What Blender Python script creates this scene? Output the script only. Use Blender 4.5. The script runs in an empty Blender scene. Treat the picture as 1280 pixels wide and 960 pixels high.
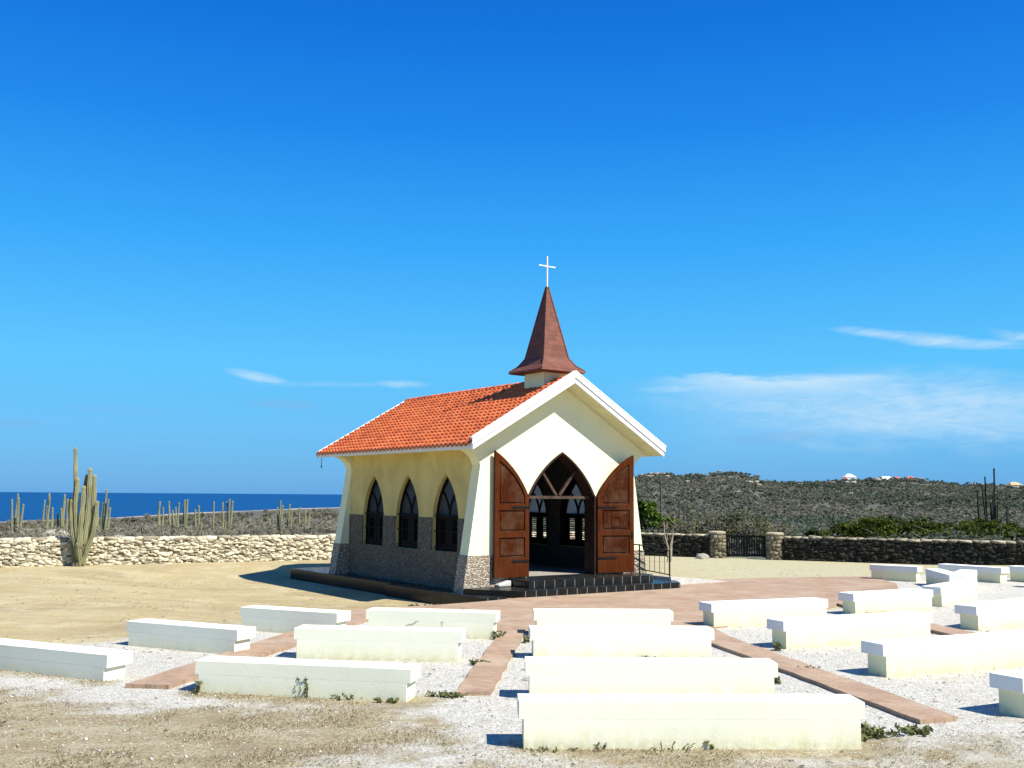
import bpy, bmesh, math, random
import numpy as np
from mathutils import Vector, Matrix
from mathutils.geometry import tessellate_polygon

random.seed(7)
rng = np.random.default_rng(7)
SC = bpy.context.scene
COL = SC.collection

# ------------------------------------------------------------------ camera
F, CAMH, ROLL = 1275.0, 2.3, 0.0074
PITCH = math.atan(139.3 / F)
fwd = Vector((0, math.cos(PITCH), math.sin(PITCH)))
up0 = Vector((0, -math.sin(PITCH), math.cos(PITCH)))
r0 = Vector((1, 0, 0))
rv = r0 * math.cos(ROLL) + up0 * math.sin(ROLL)
uv = up0 * math.cos(ROLL) - r0 * math.sin(ROLL)
cam = bpy.data.cameras.new('camera')
cam.sensor_width = 36.0
cam.lens = 36.0 * F / 1280.0
cam.clip_start, cam.clip_end = 0.1, 200000.0
camo = bpy.data.objects.new('camera', cam)
COL.objects.link(camo)
m = Matrix((rv, uv, -fwd)).transposed().to_4x4()
m.translation = Vector((0, 0, CAMH))
camo.matrix_world = m
SC.camera = camo


def at(px, py, z=0.0):
    d = fwd + rv * ((px - 640) / F) + uv * ((480 - py) / F)
    t = (z - CAMH) / d.z
    return Vector((0, 0, CAMH)) + d * t


def at_depth(px, y):
    """x of a pixel column at distance y"""
    d = fwd + rv * ((px - 640) / F) + uv * ((480 - 620) / F)
    return d.x * y / d.y


# ------------------------------------------------------------------ light
SC.view_settings.view_transform = 'Standard'
SC.view_settings.look = 'None'
SC.view_settings.gamma = 1.0
SC.view_settings.exposure = 0.75
SUN_EL = math.radians(50)
SUN_H = Vector((0.843, -0.537))
SUN_DIR = Vector((SUN_H.x * math.cos(SUN_EL), SUN_H.y * math.cos(SUN_EL), math.sin(SUN_EL)))
sun = bpy.data.lights.new('sun', 'SUN')
sun.energy = 5.0
sun.angle = math.radians(0.53)
sun.color = (1.0, 0.955, 0.88)
suno = bpy.data.objects.new('sun', sun)
COL.objects.link(suno)
suno.rotation_euler = SUN_DIR.to_track_quat('Z', 'Y').to_euler()
suno.location = (0, 0, 60)

# ------------------------------------------------------------------ node helper


class N:
    """small wrapper round a node tree"""

    def __init__(self, nt):
        self.nt = nt

    def add(self, t, **kw):
        n = self.nt.nodes.new(t)
        for k, v in kw.items():
            setattr(n, k, v)
        return n

    def put(self, sock, v):
        if isinstance(v, bpy.types.NodeSocket):
            self.nt.links.new(v, sock)
        elif v is not None:
            if sock.type == 'RGBA' and not hasattr(v, '__len__'):
                v = (v, v, v, 1)
            elif sock.type == 'RGBA' and len(v) == 3:
                v = (*v, 1)
            sock.default_value = v

    def math(self, op, a, b=None, c=None, clamp=False):
        n = self.add('ShaderNodeMath', operation=op, use_clamp=clamp)
        for i, v in enumerate((a, b, c)):
            if v is not None:
                self.put(n.inputs[i], v)
        return n.outputs[0]

    def mix(self, f, a, b, mode='MIX'):
        n = self.add('ShaderNodeMix', data_type='RGBA', blend_type=mode)
        self.put(n.inputs[0], f)
        self.put(n.inputs[6], a)
        self.put(n.inputs[7], b)
        return n.outputs[2]

    def ramp(self, v, stops):
        n = self.add('ShaderNodeValToRGB')
        cr = n.color_ramp
        while len(cr.elements) < len(stops):
            cr.elements.new(0.5)
        for e, (p, c) in zip(cr.elements, stops):
            e.position = p
            e.color = (c, c, c, 1) if not hasattr(c, '__len__') else (*c, 1)
        self.put(n.inputs[0], v)
        return n.outputs[0]

    def noise(self, vec, scale, detail=4, rough=0.55, dist=0.0, out=0):
        n = self.add('ShaderNodeTexNoise')
        self.put(n.inputs['Vector'], vec)
        n.inputs['Scale'].default_value = scale
        n.inputs['Detail'].default_value = detail
        n.inputs['Roughness'].default_value = rough
        n.inputs['Distortion'].default_value = dist
        return n.outputs[out]

    def voro(self, vec, scale, out='Distance', feature='F1'):
        n = self.add('ShaderNodeTexVoronoi', feature=feature)
        self.put(n.inputs['Vector'], vec)
        n.inputs['Scale'].default_value = scale
        return n.outputs[out]

    def mapping(self, vec, scale=(1, 1, 1), rot=(0, 0, 0), loc=(0, 0, 0)):
        n = self.add('ShaderNodeMapping')
        self.put(n.inputs[0], vec)
        n.inputs[1].default_value = loc
        n.inputs[2].default_value = rot
        n.inputs[3].default_value = scale
        return n.outputs[0]

    def coord(self, k='Object'):
        return self.add('ShaderNodeTexCoord').outputs[k]

    def attr(self, name):
        return self.add('ShaderNodeAttribute', attribute_name=name).outputs['Fac']

    def bump(self, h, strength=0.5, dist=0.02, normal=None):
        n = self.add('ShaderNodeBump')
        n.inputs['Strength'].default_value = strength
        n.inputs['Distance'].default_value = dist
        self.put(n.inputs['Height'], h)
        if normal is not None:
            self.put(n.inputs['Normal'], normal)
        return n.outputs[0]


def new_mat(name):
    mt = bpy.data.materials.new(name)
    mt.use_nodes = True
    mt.node_tree.nodes.clear()
    n = N(mt.node_tree)
    out = n.add('ShaderNodeOutputMaterial')
    b = n.add('ShaderNodeBsdfPrincipled')
    n.nt.links.new(b.outputs[0], out.inputs[0])
    n.out, n.b = out, b
    return mt, n


def setp(n, col=None, rough=None, normal=None, metal=None, spec=None):
    b = n.b
    if col is not None:
        n.put(b.inputs['Base Color'], col)
    if rough is not None:
        n.put(b.inputs['Roughness'], rough)
    if normal is not None:
        n.put(b.inputs['Normal'], normal)
    if metal is not None:
        n.put(b.inputs['Metallic'], metal)
    if spec is not None:
        n.put(b.inputs['Specular IOR Level'], spec)


# ------------------------------------------------------------------ sky
W = bpy.data.worlds.new('World')
SC.world = W
W.use_nodes = True
W.node_tree.nodes.clear()
n = N(W.node_tree)
wout = n.add('ShaderNodeOutputWorld')
bg = n.add('ShaderNodeBackground')
bg.inputs[1].default_value = 0.085
n.nt.links.new(bg.outputs[0], wout.inputs[0])
sky = n.add('ShaderNodeTexSky', sky_type='NISHITA')
sky.sun_disc = False
sky.sun_elevation = SUN_EL
sky.sun_rotation = math.atan2(SUN_H.x, SUN_H.y)
sky.altitude = 0
sky.air_density = 1.0
sky.dust_density = 0.3
sky.ozone_density = 3.0
hs = n.add('ShaderNodeHueSaturation')
hs.inputs['Hue'].default_value = 0.495
hs.inputs['Saturation'].default_value = 1.32
hs.inputs['Value'].default_value = 1.0
n.nt.links.new(sky.outputs[0], hs.inputs['Color'])
gen = n.coord('Generated')
sep = n.add('ShaderNodeSeparateXYZ')
n.put(sep.inputs[0], gen)
az = n.math('ARCTAN2', sep.outputs[0], sep.outputs[1])
el = n.math('ARCSINE', sep.outputs[2])
comb = n.add('ShaderNodeCombineXYZ')
n.put(comb.inputs[0], n.math('MULTIPLY', az, 6.0))
n.put(comb.inputs[1], n.math('MULTIPLY', el, 26.0))
warp = n.noise(comb.outputs[0], 1.3, 6, 0.62, 0.6)
fine = n.noise(comb.outputs[0], 4.5, 7, 0.65, 0.9)


def cloud(px0, py0, sx, sy, slope, amount, thr=0.42, soft=0.3):
    """soft cloud bank around a direction: azimuth / elevation in radians"""
    a0, e0 = (px0 - 640) / F, (621 - py0) / F
    da = n.math('SUBTRACT', az, a0)
    de = n.math('SUBTRACT', n.math('SUBTRACT', el, e0), n.math('MULTIPLY', da, slope))
    de = n.math('ADD', de, n.math('MULTIPLY', n.math('SUBTRACT', warp, 0.5), sy / F * 1.3))
    q = n.math('ADD', n.math('POWER', n.math('DIVIDE', da, sx / F), 2.0), n.math('POWER', n.math('DIVIDE', de, sy / F), 2.0))
    g = n.math('EXPONENT', n.math('MULTIPLY', q, -1.0))
    d = n.math('MULTIPLY', g, n.math('ADD', n.math('MULTIPLY', fine, 1.5), 0.05))
    d = n.math('DIVIDE', n.math('SUBTRACT', d, thr * 0.5), soft, clamp=True)
    return n.math('MULTIPLY', d, amount)


def bank(px0, py_top, sx, fall, amount):
    """bank with a crisp wavy top that fades downwards"""
    a0, e0 = (px0 - 640) / F, (621 - py_top) / F
    da = n.math('SUBTRACT', az, a0)
    top = n.math('SUBTRACT', e0, el)
    top = n.math('ADD', top, n.math('MULTIPLY', n.math('SUBTRACT', warp, 0.5), 34 / F))
    rise = n.math('DIVIDE', top, 7 / F, clamp=True)
    dec = n.math('EXPONENT', n.math('MULTIPLY', n.math('MAXIMUM', top, 0.0), -F / fall))
    g = n.math('EXPONENT', n.math('MULTIPLY', n.math('POWER', n.math('DIVIDE', da, sx / F), 4.0), -1.0))
    d = n.math('MULTIPLY', n.math('MULTIPLY', rise, dec), g)
    d = n.math('MULTIPLY', d, n.math('ADD', n.math('MULTIPLY', fine, 0.7), 0.72))
    return n.math('MULTIPLY', d, amount, clamp=True)


white = (4.6, 5.9, 6.9)
grey = (1.5, 3.3, 5.6)
grad = n.ramp(n.math('MULTIPLY', n.math('MAXIMUM', el, 0.0), 2.0), [
    (0.0, (.045, .350, .80)), (0.035, (.062, .390, .83)), (0.12, (.092, .485, .93)), (0.25, (.095, .550, 1.0)), (0.48, (.032, .395, .99)),
    (0.70, (.008, .25, .87)), (0.90, (.001, .17, .76)), (1.0, (.005, .15, .66))])
sc_ = n.add('ShaderNodeVectorMath', operation='SCALE')
n.put(sc_.inputs[0], grad)
sc_.inputs['Scale'].default_value = 7.0
colr = n.mix(0.88, hs.outputs[0], sc_.outputs[0])
cl = [bank(975, 470, 135, 34, 0.85), cloud(860, 487, 60, 6, 0.06, 0.5, 0.3, 0.7), cloud(1130, 520, 240, 40, -0.01, 0.62, 0.22, 0.8), cloud(1010, 505, 190, 26, -0.02, 0.5, 0.25, 0.8),
      cloud(1085, 428, 55, 6, -0.15, 0.6, 0.4, 0.75), cloud(1150, 439, 60, 8, -0.13, 0.62, 0.4, 0.7), cloud(1205, 446, 50, 6, -0.05, 0.5, 0.4, 0.75), cloud(1255, 443, 48, 8, -0.20, 0.6, 0.4, 0.7),
      cloud(325, 479, 34, 6, -0.16, 0.7, 0.35, 0.7), cloud(500, 484, 32, 5, 0.0, 0.55, 0.35, 0.7), cloud(415, 486, 110, 4, 0.02, 0.22, 0.5, 0.8),
      cloud(870, 488, 50, 4, 0.05, 0.3, 0.5, 0.7)]
cov = cl[0]
for c in cl[1:]:
    cov = n.math('MAXIMUM', cov, c)
colr = n.mix(cov, colr, white)
gl = [cloud(360, 512, 45, 7, 0.0, 0.4), cloud(62, 545, 30, 6, 0.0, 0.35), cloud(965, 549, 60, 7, 0.05, 0.4), cloud(170, 525, 60, 5, 0, 0.2)]
cov = gl[0]
for c in gl[1:]:
    cov = n.math('MAXIMUM', cov, c)
colr = n.mix(cov, colr, grey)
n.put(bg.inputs[0], colr)

# ------------------------------------------------------------------ mesh helpers


def tag(o, label=None, cat=None, group=None, kind=None):
    if label:
        o['label'] = label
    if cat:
        o['category'] = cat
    if group:
        o['group'] = group
    if kind:
        o['kind'] = kind
    return o


def thing(name, label, cat, loc=(0, 0, 0), rz=0.0, group=None):
    o = bpy.data.objects.new(name, None)
    COL.objects.link(o)
    o.location = loc
    o.rotation_euler = (0, 0, rz)
    o.empty_display_size = 0.3
    return tag(o, label, cat, group, 'thing')


def arr_mesh(name, v, faces, mat, parent=None, tint=None, smooth=False):
    """numpy verts + (n,k) faces -> object"""
    me = bpy.data.meshes.new(name)
    v = np.asarray(v, np.float32)
    faces = np.asarray(faces, np.int32)
    k = faces.shape[1]
    me.vertices.add(len(v))
    me.vertices.foreach_set('co', v.ravel())
    me.loops.add(faces.size)
    me.loops.foreach_set('vertex_index', faces.ravel())
    me.polygons.add(len(faces))
    me.polygons.foreach_set('loop_start', np.arange(0, faces.size, k, dtype=np.int32))
    if smooth:
        me.polygons.foreach_set('use_smooth', np.ones(len(faces), bool))
    me.update(calc_edges=True)
    if tint is not None:
        a = me.attributes.new('tint', 'FLOAT', 'FACE')
        a.data.foreach_set('value', np.asarray(tint, np.float32))
    me.materials.append(mat)
    o = bpy.data.objects.new(name, me)
    COL.objects.link(o)
    o.parent = parent
    return o


class MB:
    def __init__(self):
        self.v, self.f, self.t = [], [], []
        self.tint = 0.5

    def _add(self, vs, fs):
        b = len(self.v)
        self.v += [tuple(p) for p in vs]
        for f in fs:
            self.f.append([b + i for i in f])
            self.t.append(self.tint)

    def box(self, a, b, fn=None):
        (x0, y0, z0), (x1, y1, z1) = a, b
        vs = [(x0, y0, z0), (x1, y0, z0), (x1, y1, z0), (x0, y1, z0), (x0, y0, z1), (x1, y0, z1), (x1, y1, z1), (x0, y1, z1)]
        if fn:
            vs = [fn(p) for p in vs]
        self._add(vs, [(0, 3, 2, 1), (4, 5, 6, 7), (0, 1, 5, 4), (1, 2, 6, 5), (2, 3, 7, 6), (3, 0, 4, 7)])
        return self

    def bar(self, p, q, w, h, upv=(0, 0, 1)):
        """rectangular bar from p to q, width w, height h"""
        p, q = Vector(p), Vector(q)
        d = (q - p).normalized()
        u = Vector(upv)
        s = d.cross(u)
        if s.length < 1e-4:
            s = d.cross(Vector((1, 0, 0)))
        s.normalize()
        u = s.cross(d)
        vs = []
        for e in (p, q):
            for a, b in ((-1, -1), (1, -1), (1, 1), (-1, 1)):
                vs.append(e + s * (a * w / 2) + u * (b * h / 2))
        self._add(vs, [(0, 1, 2, 3), (7, 6, 5, 4), (0, 4, 5, 1), (1, 5, 6, 2), (2, 6, 7, 3), (3, 7, 4, 0)])
        return self

    def tube(self, pts, rad, n=8, star=0.0, cap=True, twist=0.0):
        pts = [Vector(p) for p in pts]
        if not hasattr(rad, '__len__'):
            rad = [rad] * len(pts)
        rings = []
        side = None
        for i, p in enumerate(pts):
            d = (pts[min(i + 1, len(pts) - 1)] - pts[max(i - 1, 0)]).normalized()
            if side is None:
                side = d.cross(Vector((0.31, 1, 0.17))).normalized()
            side = (side - d * side.dot(d)).normalized()
            w = d.cross(side)
            ring = []
            for k in range(n):
                a = 2 * math.pi * k / n + twist
                r = rad[i] * (1 - star if (star and k % 2) else 1)
                ring.append(p + side * (math.cos(a) * r) + w * (math.sin(a) * r))
            rings.append(ring)
        vs = [p for r in rings for p in r]
        fs = []
        for i in range(len(pts) - 1):
            for k in range(n):
                k2 = (k + 1) % n
                fs.append((i * n + k, i * n + k2, (i + 1) * n + k2, (i + 1) * n + k))
        if cap:
            fs.append(tuple(range(n))[::-1])
            fs.append(tuple((len(pts) - 1) * n + k for k in range(n)))
        self._add(vs, fs)
        return self

    def poly(self, outer, holes, t0, t1, fn):
        """2D polygon with holes extruded t0..t1; fn(a, b, t) -> 3D"""
        loops = [outer] + list(holes)
        flat = [p for l in loops for p in l]
        tris = tessellate_polygon([[Vector((p[0], p[1], 0)) for p in l] for l in loops])
        k = len(flat)
        vs = [fn(a, b, t0) for a, b in flat] + [fn(a, b, t1) for a, b in flat]
        fs = []
        for t in tris:
            fs.append(tuple(t))
            fs.append(tuple(i + k for i in reversed(t)))
        b = 0
        for l in loops:
            for i in range(len(l)):
                j = (i + 1) % len(l)
                fs.append((b + i, b + j, b + j + k, b + i + k))
            b += len(l)
        self._add(vs, fs)
        return self

    def build(self, name, mat, parent=None, bevel=0.0, smooth=False, seg=2):
        me = bpy.data.meshes.new(name)
        me.from_pydata(self.v, [], self.f)
        bm = bmesh.new()
        bm.from_mesh(me)
        bmesh.ops.recalc_face_normals(bm, faces=bm.faces)
        bm.to_mesh(me)
        bm.free()
        a = me.attributes.new('tint', 'FLOAT', 'FACE')
        a.data.foreach_set('value', np.asarray(self.t, np.float32))
        if smooth:
            me.polygons.foreach_set('use_smooth', np.ones(len(me.polygons), bool))
        me.materials.append(mat)
        o = bpy.data.objects.new(name, me)
        COL.objects.link(o)
        o.parent = parent
        if bevel:
            md = o.modifiers.new('bevel', 'BEVEL')
            md.width, md.segments, md.limit_method = bevel, seg, 'ANGLE'
            md.angle_limit = math.radians(35)
        return o


def arc(a, b, sag, k=12):
    """points from a to b, bulging to the left of a->b by sag (end points included)"""
    a, b = Vector(a), Vector(b)
    c = (b - a).length
    R = (c * c / 4 + sag * sag) / (2 * sag)
    d = (b - a) / c
    nrm = Vector((-d.y, d.x))
    o = (a + b) / 2 + nrm * (sag - R)
    th = math.asin(c / 2 / R)
    return [tuple(o + nrm * (R * math.cos(t)) + d * (R * math.sin(t))) for t in [-th + 2 * th * i / k for i in range(k + 1)]]


def arch(hw, zs, za, sag, c=0.0, k=12):
    """pointed arch from (c-hw, zs) over the apex to (c+hw, zs)"""
    l = arc((-hw, zs), (0, za), sag, k)
    return [(c + x, z) for x, z in l] + [(c - x, z) for x, z in reversed(l[:-1])]


def copy_tree(o, parent=None):
    c = o.copy()
    COL.objects.link(c)
    c.parent = parent
    for ch in list(o.children):
        copy_tree(ch, c)
    return c


def sstep(a, b, x):
    t = np.clip((np.asarray(x, float) - a) / (b - a), 0, 1)
    return t * t * (3 - 2 * t)


# value noise for terrain
_G = rng.random((256, 256))


def vnoise(x, y):
    x, y = np.asarray(x, float), np.asarray(y, float)
    xi, yi = np.floor(x).astype(int), np.floor(y).astype(int)
    fx, fy = x - xi, y - yi
    fx, fy = fx * fx * (3 - 2 * fx), fy * fy * (3 - 2 * fy)
    g = lambda i, j: _G[i & 255, j & 255]
    return (g(xi, yi) * (1 - fx) + g(xi + 1, yi) * fx) * (1 - fy) + (g(xi, yi + 1) * (1 - fx) + g(xi + 1, yi + 1) * fx) * fy


def fbm(x, y, o=4):
    s, a, t = 0, 1, 0
    for i in range(o):
        s = s + a * vnoise(x * 2 ** i + 17 * i, y * 2 ** i + 31 * i)
        t += a
        a *= 0.5
    return s / t


# chapel frame
CH_O = np.array([1.243, 25.577])
CH_A = math.atan2(0.583, 0.812)
CU, CV = np.array([0.8123, 0.5832]), np.array([-0.5832, 0.8123])


def ch_local(x, y):
    dx, dy = np.asarray(x) - CH_O[0], np.asarray(y) - CH_O[1]
    return dx * CU[0] + dy * CU[1], dx * CV[0] + dy * CV[1]


def ch_world(lx, ly):
    p = CH_O + CU * lx + CV * ly
    return float(p[0]), float(p[1])


# wall lines
WL0, WL1 = np.array([-19.5, 29.5]), np.array([3.0, 41.3])
WR0, WR1 = np.array([3.0, 41.3]), np.array([22.0, 32.6])


def outside(x, y):
    d1 = WL1 - WL0
    n1 = np.array([-d1[1], d1[0]]) / np.hypot(*d1)
    d2 = WR1 - WR0
    n2 = np.array([-d2[1], d2[0]]) / np.hypot(*d2)
    a = (np.asarray(x) - WL0[0]) * n1[0] + (np.asarray(y) - WL0[1]) * n1[1]
    b = (np.asarray(x) - WR0[0]) * n2[0] + (np.asarray(y) - WR0[1]) * n2[1]
    return np.maximum(a, b)


SEA_Z = -15.0


def shore_r(px):
    return np.interp(px, [-700, 0, 150, 300, 420, 560, 700], [600, 650, 760, 1050, 1350, 2000, 4000])


def height(x, y):
    x, y = np.asarray(x, float), np.asarray(y, float)
    r = np.hypot(x, y)
    az = np.arctan2(x, y)
    px = 640 + F * np.tan(np.clip(az, -1.25, 1.25))
    d = outside(x, y)
    out = sstep(0.3, 7, d)
    # left: falls to the sea
    rs = shore_r(px)
    zl = -0.35 - 14.65 * np.clip((r - 45) / (rs - 45), 0, None)
    zl = np.where(r > rs, SEA_Z - (r - rs) * 0.04, zl)
    zl = zl + (fbm(x / 40, y / 40, 3) - 0.5) * 1.2 * sstep(50, 140, r) * (r < rs)
    # right: valley then hills
    ya = np.interp(px, [560, 700, 790, 830, 870, 900, 930, 948, 970, 1010, 1080, 1300, 1700], [620, 606, 599, 598, 600, 597, 598, 606, 612, 617, 621, 623, 623])
    yb = np.interp(px, [560, 700, 900, 1000, 1050, 1100, 1145, 1175, 1200, 1300, 1700, 2600], [620, 615, 607, 607, 606, 604, 604, 608, 611, 613, 611, 606])
    hz = 619.5 + (px - 640) * 0.0074
    za = 2.3 + 520 * (hz - ya) / F
    zb = 2.3 + 900 * (hz - yb) / F
    za = -1.8 + (za + 1.8) * sstep(110, 520, r) * (1 - 0.8 * sstep(540, 760, r))
    zb = -1.8 + (zb + 1.8) * sstep(170, 900, r) * (1 - 0.9 * sstep(930, 1600, r))
    zr = np.maximum(za, zb) - 0.4
    zr = -0.35 + (zr + 0.35) * sstep(45, 130, r)
    zr = zr + (fbm(x / 55 + 9, y / 55, 4) - 0.5) * 5 * sstep(110, 300, r)
    k = sstep(500, 690, px)
    zo = zl * (1 - k) + zr * k
    z = zo * out
    # inside the yard
    lx, ly = ch_local(x, y)
    dip = 0.27 * sstep(-1.7, -0.5, ly) * sstep(-2.35, -2.75, lx) * (1 - sstep(6, 11, -lx)) * (1 - sstep(9.5, 13, ly))
    und = 0.1 * ((np.abs(lx) < 2.85) & (ly > -0.9) & (ly < 9.3))
    inn = 1 - out
    z = z - (dip + und) * inn
    z = z + 0.12 * sstep(14, 19, x) * sstep(25, 34, y) * inn
    return z


def gz(x, y):
    return float(height(np.array([x]), np.array([y]))[0])


# ------------------------------------------------------------------ materials
def mat_simple(name, col, rough=0.8, var=0.12, scale=6.0, bump=0.15, bd=0.01, metal=0.0, spec=0.3, tint=0.0):
    mt, n = new_mat(name)
    co = n.coord()
    ns = n.noise(co, scale, 5, 0.6)
    c2 = tuple(c * (1 - var * 1.6) for c in col)
    c3 = tuple(min(1, c * (1 + var)) for c in col)
    c = n.mix(n.ramp(ns, [(0.3, 0), (0.7, 1)]), c2, c3)
    if tint:
        t = n.math('ADD', n.math('MULTIPLY', n.math('SUBTRACT', n.attr('tint'), 0.5), 2 * tint), 1.0)
        g = n.add('ShaderNodeCombineXYZ')
        for i in range(3):
            n.put(g.inputs[i], t)
        c = n.mix(1.0, c, g.outputs[0], 'MULTIPLY')
    setp(n, c, rough, n.bump(n.noise(co, scale * 6, 4, 0.6), bump, bd), metal, spec)
    return mt


M = {}


def plaster(name, base, stain, zstain=0.35, amount=0.6, var=0.06, crack=0.0):
    """painted render with weather stains that gather low down"""
    mt, n = new_mat(name)
    co = n.coord()
    oi = n.add('ShaderNodeObjectInfo')
    off = n.add('ShaderNodeVectorMath', operation='MULTIPLY_ADD')
    cr_ = n.add('ShaderNodeCombineXYZ')
    n.put(cr_.inputs[0], n.math('MULTIPLY', oi.outputs['Random'], 53.0))
    n.put(cr_.inputs[1], n.math('MULTIPLY', oi.outputs['Random'], 31.0))
    n.put(off.inputs[0], co)
    off.inputs[1].default_value = (1, 1, 1)
    n.put(off.inputs[2], cr_.outputs[0])
    co0, co = co, off.outputs[0]
    big = n.noise(co, 1.3, 5, 0.6, 0.4)
    c = n.mix(n.ramp(big, [(0.35, 0), (0.7, 1)]), base, tuple(b * (1 - var) for b in base))
    sp = n.add('ShaderNodeSeparateXYZ')
    n.put(sp.inputs[0], co0)
    low = n.math('SUBTRACT', 1.0, n.math('DIVIDE', sp.outputs[2], zstain, clamp=True))
    streak = n.noise(n.mapping(co, (5, 5, 0.9)), 1.6, 5, 0.65)
    f = n.math('MULTIPLY', n.math('MULTIPLY', low, n.ramp(streak, [(0.35, 0.15), (0.68, 1)])), amount, clamp=True)
    c = n.mix(f, c, stain)
    mot = n.ramp(n.noise(n.mapping(co, (1, 1, 0.6)), 3.1, 6, 0.7, 0.8), [(0.5, 0), (0.72, 1)])
    c = n.mix(n.math('MULTIPLY', mot, var * 1.2), c, tuple(b * 0.72 for b in base))
    spl = n.math('SUBTRACT', 1.0, n.math('DIVIDE', sp.outputs[2], 0.11, clamp=True))
    spl = n.math('MULTIPLY', spl, n.ramp(n.noise(co, 14, 6, 0.75), [(0.38, 0), (0.66, 1)]))
    c = n.mix(n.math('MULTIPLY', spl, 0.55), c, (0.34, 0.27, 0.15))
    wob_ = n.add('ShaderNodeVectorMath', operation='MULTIPLY_ADD')
    wob_.inputs[1].default_value = (0.16, 0.16, 0.16)
    n.put(wob_.inputs[2], co)
    wn_ = n.add('ShaderNodeTexNoise')
    n.put(wn_.inputs['Vector'], co)
    wn_.inputs['Scale'].default_value = 5.0
    n.put(wob_.inputs[0], wn_.outputs['Color'])
    ck = n.ramp(n.voro(wob_.outputs[0], 0.9, 'Distance', 'DISTANCE_TO_EDGE'), [(0.004, 1), (0.011, 0)])
    ck = n.math('MULTIPLY', ck, n.ramp(n.noise(co, 0.9, 3), [(0.44, 0), (0.5, 1)]))
    c = n.mix(n.math('MULTIPLY', ck, crack), c, (0.22, 0.19, 0.12))
    dirt = n.ramp(n.noise(co, 9, 6, 0.7), [(0.62, 0), (0.78, 1)])
    c = n.mix(n.math('MULTIPLY', dirt, 0.25), c, tuple(s * 0.55 for s in stain))
    setp(n, c, 0.85, n.bump(n.noise(co, 38, 5, 0.65), 0.25, 0.008), 0, 0.25)
    return mt


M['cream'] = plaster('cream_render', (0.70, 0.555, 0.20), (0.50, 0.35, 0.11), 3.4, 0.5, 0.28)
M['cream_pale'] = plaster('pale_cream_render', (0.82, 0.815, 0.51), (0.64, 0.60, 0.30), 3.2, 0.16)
M['white'] = plaster('white_paint', (0.80, 0.80, 0.77), (0.55, 0.53, 0.45), 0.1, 0.2)
M['bench_base'] = plaster('bench_base_paint', (0.82, 0.81, 0.63), (0.60, 0.58, 0.26), 0.24, 0.75)
M['bench_base_yellow'] = plaster('yellowed_bench_base_paint', (0.81, 0.785, 0.50), (0.55, 0.53, 0.20), 0.26, 0.5)
M['bench_cracked'] = plaster('cracked_bench_paint', (0.82, 0.81, 0.62), (0.60, 0.58, 0.26), 0.24, 0.75, 0.06, 0.7)
M['bench_slab'] = plaster('bench_slab_paint', (0.81, 0.80, 0.72), (0.68, 0.66, 0.5), 0.3, 0.10)
M['interior'] = mat_simple('interior_shade', (0.07, 0.068, 0.062), 0.9, 0.2)  # dark colour stands in for the shade inside the chapel
M['wood'] = None
M['black_iron'] = mat_simple('black_iron', (0.010, 0.010, 0.010), 0.65, 0.3, 20, 0.2, 0.004, 0.0, 0.1)
M['dark_frame'] = mat_simple('dark_window_wood', (0.008, 0.006, 0.006), 0.6, 0.3, 12, 0.15, 0.01, 0.0, 0.08)
M['frame_red'] = mat_simple('red_brown_wood', (0.035, 0.014, 0.009), 0.55, 0.3, 10)
M['cross'] = mat_simple('white_metal', (0.8, 0.8, 0.78), 0.4, 0.05)
M['concrete'] = mat_simple('pale_concrete', (0.5, 0.48, 0.43), 0.9, 0.12, 5, 0.3)
M['gable_trim'] = mat_simple('trim_paint', (0.82, 0.81, 0.77), 0.6, 0.06, 3, 0.1, 0.004)
M['soffit'] = mat_simple('soffit_paint', (0.74, 0.72, 0.43), 0.8, 0.08, 3, 0.1, 0.004)


def mk_wood(name='varnished_door_wood', worn=0.4, k=1.0):
    mt, n = new_mat(name)
    co = n.coord()
    g = n.noise(n.mapping(co, (30, 30, 1.6)), 1.5, 6, 0.65, 0.5)
    c = n.mix(n.ramp(g, [(0.3, 0), (0.7, 1)]), (0.028 * k, 0.0065 * k, 0.0013 * k), (0.092 * k, 0.021 * k, 0.0035 * k))
    w = n.ramp(n.noise(co, 2.6, 6, 0.75), [(0.42, 0), (0.66, 1)])
    c = n.mix(n.math('MULTIPLY', w, worn), c, (0.085, 0.045, 0.025))
    setp(n, c, 0.6, n.bump(g, 0.25, 0.006), 0, 0.05)
    return mt


M['wood'] = mk_wood()
M['wood_panel'] = mk_wood('sun_faded_panel_wood', 0.9, 0.75)
M['wood_rail'] = mk_wood('bright_rail_wood', 0.25, 1.15)


def mk_pebble(name, dark, light, gap):
    mt, n = new_mat(name)
    co = n.coord()
    d = n.voro(co, 27)
    cell = n.voro(co, 27, 'Color')
    sp = n.add('ShaderNodeSeparateColor')
    n.put(sp.inputs[0], cell)
    c = n.mix(sp.outputs[0], dark, light)
    c = n.mix(n.math('MULTIPLY', n.math('GREATER_THAN', sp.outputs[1], 0.85), 0.8), c, (0.32, 0.19, 0.1))
    e = n.voro(co, 27, 'Distance', 'DISTANCE_TO_EDGE')
    k = n.ramp(e, [(0.02, 1), (0.13, 0)])
    c = n.mix(k, c, gap)
    h = n.math('SUBTRACT', 1.0, n.math('MULTIPLY', d, d))
    setp(n, c, 0.8, n.bump(h, 0.9, 0.03), 0, 0.3)
    return mt


M['pebble'] = mk_pebble('shaded_pebble_dash', (0.080, 0.068, 0.045), (0.30, 0.26, 0.18), (0.03, 0.025, 0.017))  # dado pebbles, darkened to carry the shade of the side wall
M['pebble_sunlit'] = mk_pebble('sunlit_pebble_dash', (0.24, 0.20, 0.14), (0.68, 0.60, 0.46), (0.12, 0.095, 0.06))  # the dado pebbles again, sunlight put into the colour for the feet


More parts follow.
